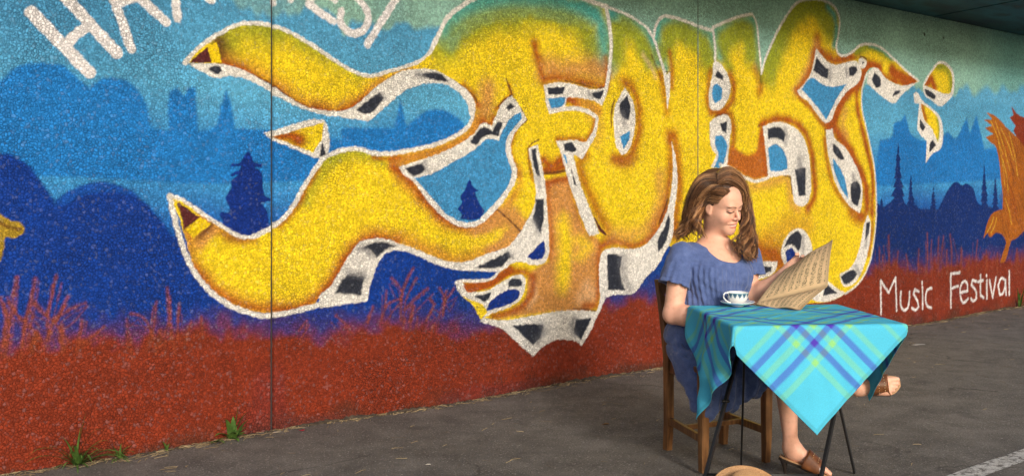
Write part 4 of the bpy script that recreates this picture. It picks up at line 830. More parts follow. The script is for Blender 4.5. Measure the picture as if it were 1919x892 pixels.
wall = empty('painted_wall', (float(WP0[0]), float(WP0[1]), 0))
tag(wall, 'long roughcast wall painted with a giant yellow graffiti mural over a blue forest', 'wall')
def axis(lo, hi, vis_lo, vis_hi, fine, coarse):
    out = [lo]
    while out[-1] < hi - 1e-6:
        x = out[-1]; st = fine if vis_lo <= x < vis_hi else coarse
        out.append(min(x + st, hi))
    if out[-1] - out[-2] < fine * .3: out.pop(-2)
    return np.array(out)
for k, (fs, fz, v0, v1, zt) in enumerate(((.0052, .0046, -1.62, 9, 2.28), (.0060, .0052, -9, 99, 2.72), (.0092, .0072, -9, 99, 9), (.0125, .0090, -9, 9.15, 9), (.03, .03, -9, 99, 9))):
    lo = (k - 1) * PANEL; hi = lo + PANEL; g = .0075 if k < 2 else .0016
    s = axis(lo + g, hi - g, v0, v1, fs, .03); z = axis(-.05, WTOP, -9, zt, fz, .02)
    cols = paint(s, z).reshape(-1, 3)
    S, Z = np.meshgrid(s, z); nx, nz = len(s), len(z)
    edge = np.minimum(S - lo, hi - S)
    off = -.012 * np.clip(1 - (edge - g) / .010, 0, 1) ** 2 * np.where(np.abs(S) < .5, 1, .35) + .004 * value_noise(S, Z, 1.1, 20) + .0012 * value_noise(S, Z, 8, 21)
    X = WP0[0] + S * WD[0] + off * WN[0]; Y = WP0[1] + S * WD[1] + off * WN[1]
    V = np.stack([X, Y, Z], -1).reshape(-1, 3)
    idx = np.arange(nx * nz).reshape(nz, nx)
    F = np.stack([idx[:-1, :-1], idx[:-1, 1:], idx[1:, 1:], idx[1:, :-1]], -1).reshape(-1, 4)
    # sides and back of the slab
    ring = np.concatenate([idx[0, :], idx[1:, -1], idx[-1, -2::-1], idx[-2:0:-1, 0]])
    n0 = len(V); back = V[ring] - np.array([WN[0] * .3, WN[1] * .3, 0]); V = np.concatenate([V, back]); r2 = n0 + np.arange(len(ring))
    F2 = np.stack([ring, r2, np.roll(r2, -1), np.roll(ring, -1)], -1); F = np.concatenate([F, F2])
    cols = np.concatenate([cols, cols[ring] * .6])
    p = link('wall_panel', npmesh('wall_panel', V, F, True, cols), PAINTED, wall)
for k in range(-1, 4):      # sealant strips in the joints
    bm = bmesh.new(); s0 = k * PANEL + (PANEL if k < 0 else 0)
    if k < 0: bm.free(); continue
    c = WP0 + WD * (k * PANEL) - WN * (.034 if k == 0 else .016)
    M = Matrix.Rotation(math.atan2(WD[1], WD[0]), 4, 'Z'); add_box(bm, (c[0], c[1], WTOP / 2), (.03, .02, WTOP), M)
    link('joint_sealant', bm_mesh('joint_sealant', bm), JOINT if k == 0 else PAINTED, wall)
    if k > 0:
        me = COL.objects[-1].data; a = me.color_attributes.new('paint', 'FLOAT_COLOR', 'POINT')
        zc = np.array([v.co.z for v in me.vertices]); cc = np.ones((len(zc), 4), np.float32); cc[:, :3] = np.where(zc[:, None] > 1, lin((110, 140, 130)), lin((110, 50, 40))); a.data.foreach_set('color', cc.ravel())

# ------------------------------------------------------------------ ground
m = NT('asphalt'); co = m.obj()
big = m.noise(co, .55, 5, .6); mid = m.noise(co, 5, 5, .6); fine = m.noise(co, 140, 4, .7); agg = m.n('ShaderNodeTexVoronoi'); agg.inputs['Scale'].default_value = 170; m.l(co, agg.inputs['Vector'])
ac = m.n('ShaderNodeSeparateColor'); m.l(agg.outputs['Color'], ac.inputs[0])
base = m.ramp(big, [(.32, (.100, .091, .083)), (.68, (.158, .142, .126))])
base = m.mix(1.0, base, m.ramp(mid, [(.3, .72), (.7, 1.28)]), 'MULTIPLY')
base = m.mix(1.0, base, m.ramp(fine, [(.3, .45), (.72, 1.65)]), 'MULTIPLY')
base = m.mix(m.ramp(ac.outputs[0], [(.86, 0), (1, .55)]), base, (.24, .22, .20))
base = m.mix(m.ramp(m.noise(co, 1.3, 6, .7), [(.55, 0), (.78, .35)]), base, (.13, .11, .085))
crv = m.n('ShaderNodeTexVoronoi', feature='DISTANCE_TO_EDGE'); crv.inputs['Scale'].default_value = .55; cw = m.n('ShaderNodeTexNoise'); cw.inputs['Scale'].default_value = 3; cw.inputs['Detail'].default_value = 6; m.l(co, cw.inputs['Vector'])
cma = m.n('ShaderNodeVectorMath', operation='MULTIPLY_ADD'); m.l(cw.outputs['Color'], cma.inputs[0]); cma.inputs[1].default_value = (.5, .5, .5); m.l(co, cma.inputs[2]); m.l(cma.outputs[0], crv.inputs['Vector'])
crack = m.math('MULTIPLY', m.ramp(crv.outputs['Distance'], [(.0, 1), (.006, 0)]), m.ramp(m.noise(co, .8, 3), [(.48, 0), (.6, .75)]))
base = m.mix(crack, base, (.018, .016, .014)); base = m.mix(m.ramp(m.noise(co, 2.1, 4, .6), [(.60, 0), (.70, .45)]), base, (.050, .046, .043))
base = m.mix(m.ramp(ac.outputs[1], [(.965, 0), (.98, .8)]), base, (.34, .32, .29))
ASPHALT = m.base(base, .88, .3); hb = m.bump(agg.outputs['Distance'], .5, .004); m.bump(fine, .5, .004, hb)
def ground_z(x, y):
    return .012 * math.sin(x * .9 + 1.3) * math.sin(y * .7 + .4) + .006 * math.sin(x * 2.7 + y * 1.9)
gx = sorted(set([-300, -80, -25, -10] + [-6 + .25 * i for i in range(81)] + [18, 30, 80, 300])); gy = sorted(set([-300, -80, -25, -10, -4, 0] + [1.5 + .25 * i for i in range(61)] + [20, 30, 80, 300]))
V = [(x, y, ground_z(x, y) if -7 < x < 15 and 1 < y < 17 else 0.0) for y in gy for x in gx]; n = len(gx)
F = [(j * n + i, j * n + i + 1, (j + 1) * n + i + 1, (j + 1) * n + i) for j in range(len(gy) - 1) for i in range(n - 1)]
ground = link('ground', npmesh('ground', V, F), ASPHALT); tag(ground, 'grey brown asphalt with fine chippings and straw', kind='structure')

# worn white stripe running parallel to the wall
m = NT('worn_road_paint'); co = m.obj()
wear = m.ramp(m.noise(co, 26, 6, .75), [(.40, 0), (.52, 1)])
wear2 = m.math('MULTIPLY', wear, m.ramp(m.noise(co, 150, 3, .7), [(.36, .25), (.52, 1)]))
ROADP = m.base(m.mix(wear2, (.085, .075, .066), (.62, .60, .57)), .8)
m.bump(m.noise(co, 150, 3), .5, .004)
V = []; F = []; a0 = np.array((2.17, 4.82)); nseg = 40
for i in range(nseg + 1):
    p = a0 + WD * (-.75 + i * .2)
    for wv in (-.055, .055): q = p + WN * wv; V.append((q[0], q[1], ground_z(q[0], q[1]) + .005))
F = [(2 * i + 1, 2 * i + 3, 2 * i + 2, 2 * i) for i in range(nseg)]
tag(link('road_marking', npmesh('road_marking', V, F), ROADP), 'worn white painted stripe on the asphalt', kind='structure')

# ------------------------------------------------------------------ bridge deck over the wall
m = NT('painted_soffit'); co = m.obj()
sep = m.n('ShaderNodeVectorRotate', rotation_type='Z_AXIS'); m.l(co, sep.inputs['Vector']); sep.inputs['Angle'].default_value = -math.atan2(WD[1], WD[0])
mp = m.n('ShaderNodeMapping'); mp.inputs['Scale'].default_value = (.55, 1.6, 1); m.l(sep.outputs[0], mp.inputs['Vector'])
nz_ = m.noise(mp.outputs[0], 1.5, 5, .6)
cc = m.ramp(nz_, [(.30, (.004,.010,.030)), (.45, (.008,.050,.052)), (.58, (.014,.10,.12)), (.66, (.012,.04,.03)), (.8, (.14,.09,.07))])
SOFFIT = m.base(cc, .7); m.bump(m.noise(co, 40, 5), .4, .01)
def wpt(s, out, z): q = WP0 + WD * s + WN * out; return (q[0], q[1], z)
deck = empty('bridge_deck', wpt(4, .7, WTOP)); tag(deck, 'dark painted underside of the bridge deck resting on the wall', 'bridge')
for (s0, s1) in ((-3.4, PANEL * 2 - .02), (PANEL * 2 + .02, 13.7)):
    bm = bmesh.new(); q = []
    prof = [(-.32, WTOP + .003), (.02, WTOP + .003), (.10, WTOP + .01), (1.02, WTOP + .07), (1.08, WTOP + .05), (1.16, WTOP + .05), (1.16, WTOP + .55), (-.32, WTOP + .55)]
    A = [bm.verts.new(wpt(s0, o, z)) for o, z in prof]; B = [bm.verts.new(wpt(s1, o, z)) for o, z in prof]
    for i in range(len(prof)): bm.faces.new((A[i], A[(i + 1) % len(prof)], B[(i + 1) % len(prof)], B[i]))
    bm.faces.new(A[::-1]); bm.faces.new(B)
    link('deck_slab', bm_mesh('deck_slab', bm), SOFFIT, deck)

# ------------------------------------------------------------------ wooden chair
m = NT('aged_oak'); co = m.obj(); mp = m.n('ShaderNodeMapping'); mp.inputs['Scale'].default_value = (60, 60, 4); m.l(co, mp.inputs['Vector'])
gr = m.noise(mp.outputs[0], 1.0, 6, .65)
wc = m.ramp(gr, [(.25, (.055, .022, .008)), (.5, (.17, .075, .024)), (.72, (.30, .15, .055))])
wc = m.mix(1.0, wc, m.ramp(m.noise(co, 9, 4), [(.3, .6), (.7, 1.25)]), 'MULTIPLY')
OAK = m.base(wc, .42, .45); m.bump(gr, .25, .003)
U = Vector((.90, .43, 0)).normalized(); Vv = Vector((.43, -.90, 0)).normalized()
RL, FL, RR, FR = Vector((.753, 5.14, 0)), Vector((.85, 4.74, 0)), Vector((1.045, 5.26, 0)), Vector((1.173, 4.92, 0))
chair = empty('wooden_chair', (.955, 5.02, 0)); tag(chair, 'brown wooden chair with worn square legs that the seated person uses', 'chair')
Z = Vector((0, 0, 1))
def barpart(name, pts, sizes, u, v, mat, parent, bev=.004):
    bm = bmesh.new(); sqbar(bm, pts, sizes, u, v); bevel_all(bm, bev); return link(name, bm_mesh(name, bm), mat, parent)
for p in (FL, FR):
    barpart('leg', [p - Vv * .004, p + Z * .12, p + Z * .44], [(.030, .030), (.036, .036), (.042, .042)], U, Vv, OAK, chair)
for p in (RL, RR):
    dx = p - RL
    pts = [dx + Vector(q) for q in ((.750, 5.150, 0), (.754, 5.135, .14), (.752, 5.130, .44), (.744, 5.145, .55), (.730, 5.172, .68), (.712, 5.205, .815))]
    barpart('back_post', pts, [(.032, .036), (.034, .040), (.034, .046), (.034, .042), (.032, .036), (.028, .028)], U, Vv, OAK, chair)
bm = bmesh.new()     # seat: a slightly dished board
cor = [RL + Vv * .02 - U * .01, FL + Vv * .035 - U * .03, FR + Vv * .035 + U * .03, RR + Vv * .02 + U * .01]
lo = [bm.verts.new(c + Z * .436) for c in cor]; hi = [bm.verts.new(c + Z * .462) for c in cor]
bm.faces.new(lo); bm.faces.new(hi[::-1])
for i in range(4): bm.faces.new((lo[i], hi[i], hi[(i + 1) % 4], lo[(i + 1) % 4]))
bevel_all(bm, .008, 3); link('seat', bm_mesh('seat', bm), OAK, chair)
def rail(name, a, b, z0, h, t, bow=0):
    pts = []
    for i in range(7):
        f = i / 6; p = a.lerp(b, f) - Vv * bow * math.sin(math.pi * f); pts.append(p + Z * z0)
    d = (b - a).normalized(); barpart(name, pts, [(t, h)] * 7, d.cross(Z).normalized(), Z, OAK, chair, .003)
rail('stretcher', RL + U * .002, FL, .145, .034, .018); rail('stretcher', RR, FR, .145, .034, .018)
rail('cross_stretcher', RL.lerp(FL, .45), RR.lerp(FR, .45), .150, .022, .020)
rail('apron', FL + U * .02, FR - U * .02, .405, .055, .018); rail('apron', RL, FL, .405, .055, .016); rail('apron', RR, FR, .405, .055, .016)
b0, b1 = Vector((.722, 5.190, 0)), Vector((1.014, 5.310, 0))
rail('back_rail', b0, b1, .775, .060, .016, .02); rail('back_rail', b0 + Vv * .025, b1 + Vv * .025, .625, .045, .014, .015)

# ------------------------------------------------------------------ folding table
m = NT('black_enamel'); BLACKM = m.base((.012, .012, .013), .38, .5); m.bump(m.noise(m.obj(), 160, 3), .15, .002)
TX = Vector((.9962, .0872, 0)); TY = Vector((-.0872, .9962, 0)); TS = .68; TZ = .72
TNL = Vector((.88, 4.19, 0)); TC = TNL + TX * TS / 2 + TY * TS / 2
table = empty('folding_table', (TC.x, TC.y, 0)); tag(table, 'small folding table with crossed black metal legs under the turquoise cloth', 'table')
bm = bmesh.new(); M = Matrix(((TX.x, TY.x, 0, 0), (TX.y, TY.y, 0, 0), (0, 0, 1, 0), (0, 0, 0, 1)))
add_box(bm, (TC.x, TC.y, TZ - .016), (TS, TS, .026), M, .006); link('tabletop', bm_mesh('tabletop', bm), OAK, table)
def tleg(a, b, w):
    a, b = Vector(a), Vector(b); d = (b - a).normalized(); u = d.cross(Z).normalized(); v = d.cross(u).normalized()
    barpart('leg', [a, a.lerp(b, .5), b], [(w, w * .55)] * 3, v, u, BLACKM, table, .0025)
A0, B0, C0, D0 = (.740, 4.25, .008), (1.03, 4.80, .006), (1.19, 4.20, .008), (1.515, 4.72, .006)
tleg(A0, (1.062, 4.785, .694), .023); tleg(B0, (.930, 4.26, .694), .016)
tleg(C0, (1.525, 4.74, .694), .024); tleg(D0, (1.235, 4.24, .694), .016)
for a, b in (((.786, 4.325, .105), (1.250, 4.285, .112)), ((.93, 4.28, .690), (1.24, 4.26, .690)), ((1.06, 4.77, .690), (1.52, 4.725, .690))):
    bm = bmesh.new(); tube(bm, [a, Vector(a).lerp(Vector(b), .5), b], .0055, 10); link('stretcher_bar', bm_mesh('stretcher_bar', bm, True), BLACKM, table)
for c, f in (((.905, 4.52, .362), 0), ((1.374, 4.475, .362), 0)):
    bm = bmesh.new(); d = Vector((.98, .05, 0)); tube(bm, [Vector(c) - d * .017, Vector(c) - d * .014, Vector(c) + d * .014, Vector(c) + d * .017], [.004, .007, .007, .004], 12)
    link('pivot_bolt', bm_mesh('pivot_bolt', bm, True), BLACKM, table)

# ------------------------------------------------------------------ tablecloth
HS = .534; NC = 230
g = np.linspace(-HS, HS, NC); UU, VW = np.meshgrid(g, g)
q = (UU + VW) / math.sqrt(2) + .018; p = (UU - VW) / math.sqrt(2) - .033          # p along the near edge, q towards the camera
h = TS / 2 + .004
ex = np.maximum(np.abs(p) - h, 0); ey = np.maximum(np.abs(q) - h, 0); e = np.hypot(ex, ey) + 1e-9
r = .012; ang = np.minimum(e / r, math.pi / 2); hor = r * np.sin(ang); drop = r * (1 - np.cos(ang)) + np.maximum(e - r * math.pi / 2, 0)
sp, sq = np.sign(p), np.sign(q)
along = np.where(ex > ey, q, p)
side = np.where(ex > ey, np.where(p < 0, 0, 2), np.where(q > 0, 1, 3))
ampl = np.choose(side, [.030, .010, .004, .026]); fr = np.choose(side, [17., 9., 13., 15.]); ph = np.choose(side, [.6, 1.9, .4, 2.2])
wave = ampl * np.sin(along * fr + ph) + ampl * .4 * np.sin(along * fr * 2.3 + 1.7 * ph)
t = np.clip(drop / .25, 0, 1) ** 1.2
crink = .0035 * np.sin(UU * 47 + 5 * np.sin(VW * 9)) * np.sin(VW * 19 + 2) + .003 * np.exp(-(UU * 70) ** 2) + .003 * np.exp(-(VW * 70) ** 2) + .003 * np.exp(-((UU - .27) * 80) ** 2) + .003 * np.exp(-((VW - .27) * 80) ** 2)
out = crink * t + hor + np.choose(side, [.055, .055, -.06, .055]) * drop + wave * t + .006 * np.sin(UU * 21 + 3 * VW) * t
px = np.clip(p, -h, h) + sp * out * ex / e; qy = np.clip(q, -h, h) + sq * out * ey / e
lift = .0022 * (np.sin(UU * 31 + 1) * np.sin(VW * 27)) + .0025 * np.exp(-(UU * 90) ** 2) + .0025 * np.exp(-(VW * 90) ** 2)   # press creases
zc = TZ + .004 + np.where(e < 1e-6, lift, 0) - drop
X3 = TC.x + TX.x * px - TY.x * qy; Y3 = TC.y + TX.y * px - TY.y * qy
Vc = np.stack([X3, Y3, zc], -1).reshape(-1, 3)
idx = np.arange(NC * NC).reshape(NC, NC); Fc = np.stack([idx[:-1, :-1], idx[:-1, 1:], idx[1:, 1:], idx[1:, :-1]], -1).reshape(-1, 4)
def band(x, c, w): return sstep(w * .5 + .004, w * .5 - .002, np.abs(np.abs(x) - c))
def stripes(x): 
    pu = np.maximum(band(x, .183, .024), band(x, .283, .024)); gr_ = np.maximum.reduce([band(x, .131, .020), band(x, .234, .022), band(x, .337, .022), band(x, .03, .016)]); return pu, gr_
pu1, g1 = stripes(UU); pu2, g2 = stripes(VW)
cyan, purp, grn, dpur, dgrn = (lin(c) for c in ((92, 208, 240), (84, 108, 214), (136, 220, 176), (92, 52, 190), (168, 228, 104)))
Cc = np.broadcast_to(cyan, (NC, NC, 3)).copy()
for a, c, k in ((g1, grn, .55), (g2, grn, .55), (pu1, purp, .74), (pu2, purp, .74), (pu1 * g2, lin((112, 138, 176)), .7), (pu2 * g1, lin((112, 138, 176)), .7), (g1 * g2, dgrn, .65), (pu1 * pu2, dpur, .85)): Cc += (c - Cc) * (a * k)[..., None]
eh = HS - np.maximum(np.abs(UU), np.abs(VW)); Cc *= (1 - .22 * np.exp(-((eh - .012) / .0028) ** 2) - .10 * (eh < .010))[..., None]
m = NT('woven_cotton'); co = m.obj(); vc_ = m.vcol(); wv = m.noise(co, 420, 2, .6)
c = m.mix(1.0, vc_, m.ramp(wv, [(.3, .86), (.7, 1.1)]), 'MULTIPLY'); m.base(c, .85, .15)
tr = m.n('ShaderNodeBsdfTranslucent'); m.l(c, tr.inputs['Color']); ms = m.n('ShaderNodeMixShader'); ms.inputs[0].default_value = .22
m.l(m.b.outputs[0], ms.inputs[1]); m.l(tr.outputs[0], ms.inputs[2]); m.l(ms.outputs[0], m.out.inputs['Surface'])
m.bump(wv, .2, .002); bb = m.noise(co, 14, 3)
CLOTH = m.m
cloth = link('tablecloth', npmesh('tablecloth', Vc, Fc, True, Cc.reshape(-1, 3)), CLOTH)
tag(cloth, 'turquoise tablecloth with blue and green plaid stripes draped cornerwise over the table', 'tablecloth')
sm = cloth.modifiers.new('thickness', 'SOLIDIFY'); sm.thickness = .0012; sm.offset = -1

# ------------------------------------------------------------------ cup and saucer
def lathe(prof, n=48, colfn=None):
    V = []; F = []; C = []
    for (r_, z_) in prof:
        for k in range(n):
            a = 2 * math.pi * k / n; V.append((r_ * math.cos(a), r_ * math.sin(a), z_)); C.append(colfn(r_, z_, a) if colfn else (.8, .8, .8))
    for i in range(len(prof) - 1):
        for k in range(n): F.append((i * n + k, i * n + (k + 1) % n, (i + 1) * n + (k + 1) % n, (i + 1) * n + k))
    return V, F, C
m = NT('glazed_china'); CHINA = m.base(m.vcol(), .12, .6); m.b.inputs['Coat Weight'].default_value = .4
whitec, bluec, tealc = lin((236, 236, 234)), lin((70, 100, 128)), lin((96, 138, 150))
def cupcol(r_, z_, a):
    f = (a * 14 / (2 * math.pi)) % 1.0; d = abs(f - .5) * 2
    if z_ > .0535: return tuple(whitec)
    if z_ > .050: return tuple(tealc)
    lim = .050 - .020 * (1 - d) ** .7
    if z_ > lim and r_ > .03:
        if d < .35 and z_ > lim + .006: return tuple(bluec * .8)
        return tuple(bluec if int(z_ * 900) % 3 else tealc * 1.3)
    return tuple(whitec)
cx, cy, cz = 1.022, 4.835, TZ + .0068
saucer = empty('saucer', (cx, cy, cz)); 
V, F, C = lathe([(.0, .004), (.020, .004), (.026, .0), (.028, .002), (.030, .006), (.055, .011), (.072, .017), (.078, .021), (.0785, .0225), (.0770, .0225), (.070, .0195), (.054, .014), (.030, .0095), (.024, .0085), (.0, .0085)])
def scol(v): 
    r_ = math.hypot(v[0], v[1]); a = math.atan2(v[1], v[0]); f = (a * 20 / 6.2832) % 1
    return tuple(bluec * 1.4) if .060 < r_ < .071 and v[2] > .0145 and .25 < f < .75 else tuple(whitec)
link('dish', npmesh('dish', np.array(V) + (cx, cy, cz), F, True, [scol(v) for v in V]), CHINA, saucer)
tag(saucer, 'white china saucer under the patterned teacup', 'saucer')
cup = empty('teacup', (cx, cy, cz + .009)); tag(cup, 'white china teacup with a blue leaf pattern below its rim', 'cup')
outer = [(.0, .003), (.020, .003), (.024, .0), (.025, .002), (.0235, .006)] + [(.0235 + .0265 * (1 - (1 - t) ** 2.0) ** .8, .006 + .049 * t ** 1.15) for t in np.linspace(.04, 1, 26)]
inner = [(.0492, .0555), (.0480, .054), (.044, .035), (.034, .014), (.018, .008), (.0, .007)]
V, F, C = lathe(outer + inner, 84, cupcol); n_out = len(outer) * 84
C = [tuple(c) if i < n_out else tuple(whitec) for i, c in enumerate(C)]
link('bowl', npmesh('bowl', np.array(V) + (cx, cy, cz + .009), F, True, C), CHINA, cup)
hv = Vector((-.93, -.36, 0)).normalized(); bm = bmesh.new()
pts = [(.043, .046), (.052, .053), (.064, .054), (.073, .046), (.073, .034), (.064, .022), (.050, .013), (.037, .009)]
spl = smooth_pts(pts, False, 4); tube(bm, [Vector((cx, cy, cz + .009)) + hv * a + Z * b for a, b in spl], .0032, 8)
me = bm_mesh('handle', bm, True); a = me.color_attributes.new('paint', 'FLOAT_COLOR', 'POINT'); a.data.foreach_set('color', np.tile(np.append(whitec, 1).astype(np.float32), len(me.vertices)))
link('handle', me, CHINA, cup)

# ------------------------------------------------------------------ sheet music
m = NT('old_paper'); co = m.obj(); pcol = m.mix(1.0, m.vcol(), m.ramp(m.noise(co, 18, 5, .65), [(.3, .88), (.7, 1.08)]), 'MULTIPLY')
m.base(pcol, .8, .2); tr = m.n('ShaderNodeBsdfTranslucent'); m.l(pcol, tr.inputs['Color']); ms = m.n('ShaderNodeMixShader'); ms.inputs[0].default_value = .18
m.l(m.b.outputs[0], ms.inputs[1]); m.l(tr.outputs[0], ms.inputs[2]); m.l(ms.outputs[0], m.out.inputs['Surface']); PAPER = m.m
music = empty('sheet_music', (1.25, 4.85, TZ)); tag(music, 'yellowed folded sheet music held open on the table', 'sheet music')
def page(P00, P10, P01, P11, bulge, seed, n=150):
    u = np.linspace(0, 1, n + 40); v = np.linspace(0, 1, n); A, B = np.meshgrid(u, v)
    P = [np.array(x) for x in (P00, P10, P01, P11)]
    pos = (P[0] * ((1 - A) * (1 - B))[..., None] + P[1] * (A * (1 - B))[..., None] + P[2] * ((1 - A) * B)[..., None] + P[3] * (A * B)[..., None])
    nrm = np.cross(P[1] - P[0], P[2] - P[0]); nrm /= np.linalg.norm(nrm)
    pos += nrm * (bulge * np.sin(np.pi * np.clip(B, 0, 1)) * (.5 + .5 * np.sin(np.pi * A)) + .004 * np.sin(A * 9 + seed) * B)[..., None]
    rs = np.random.RandomState(seed); ns = 9
    bandf = (A * ns * 1.06 + .25) % 1; k = np.floor(A * ns * 1.06 + .25).astype(int); inb = (bandf > .28) & (bandf < .78) & (B > .09) & (B < .93) & (A > .05) & (A < .96)
    staff = (np.abs((bandf - .28) * 10 % 1 - .5) < .26) & inb
    cell = rs.rand(20, 64, 8); note = cell[np.clip(k, 0, 19), np.clip((B * 60).astype(int), 0, 63), np.clip((bandf * 8).astype(int), 0, 7)]
    marks = (note > .72) & (bandf > .2) & (bandf < .86) & (B > .1) & (B < .92) & (A > .05) & (A < .96)
    base_ = lin((236, 204, 158)); C = np.broadcast_to(base_, A.shape + (3,)).copy()
    edge = np.minimum.reduce([A, 1 - A, B, 1 - B]); C *= (1 - .30 * sstep(.07, 0, edge))[..., None]
    C = np.where(staff[..., None], C * .74, C); C = np.where(marks[..., None], C * .42, C)
    n1, n2 = A.shape; idx = np.arange(n1 * n2).reshape(n1, n2); F = np.stack([idx[:-1, :-1], idx[:-1, 1:], idx[1:, 1:], idx[1:, :-1]], -1).reshape(-1, 4)
    o = link('page', npmesh('page', pos.reshape(-1, 3), F, True, C.reshape(-1, 3)), PAPER, music)
    s_ = o.modifiers.new('thickness', 'SOLIDIFY'); s_.thickness = .0006
    return o
SL, SR = (1.122, 4.90, .7300), (1.406, 4.752, .828)
page(SL, SR, (1.288, 5.0, .888), (1.456, 4.85, 1.030), .018, 3)
page((1.1225, 4.903, .7315), (1.407, 4.755, .8295), (1.292, 5.006, .882), (1.462, 4.862, 1.020), .016, 5)
page(SL, SR, (1.115, 4.858, .7285), (1.256, 4.69, .7290), -.012, 4)
page((1.1215, 4.897, .7288), (1.404, 4.749, .8245), (1.118, 4.862, .7272), (1.268, 4.695, .7278), -.008, 6)

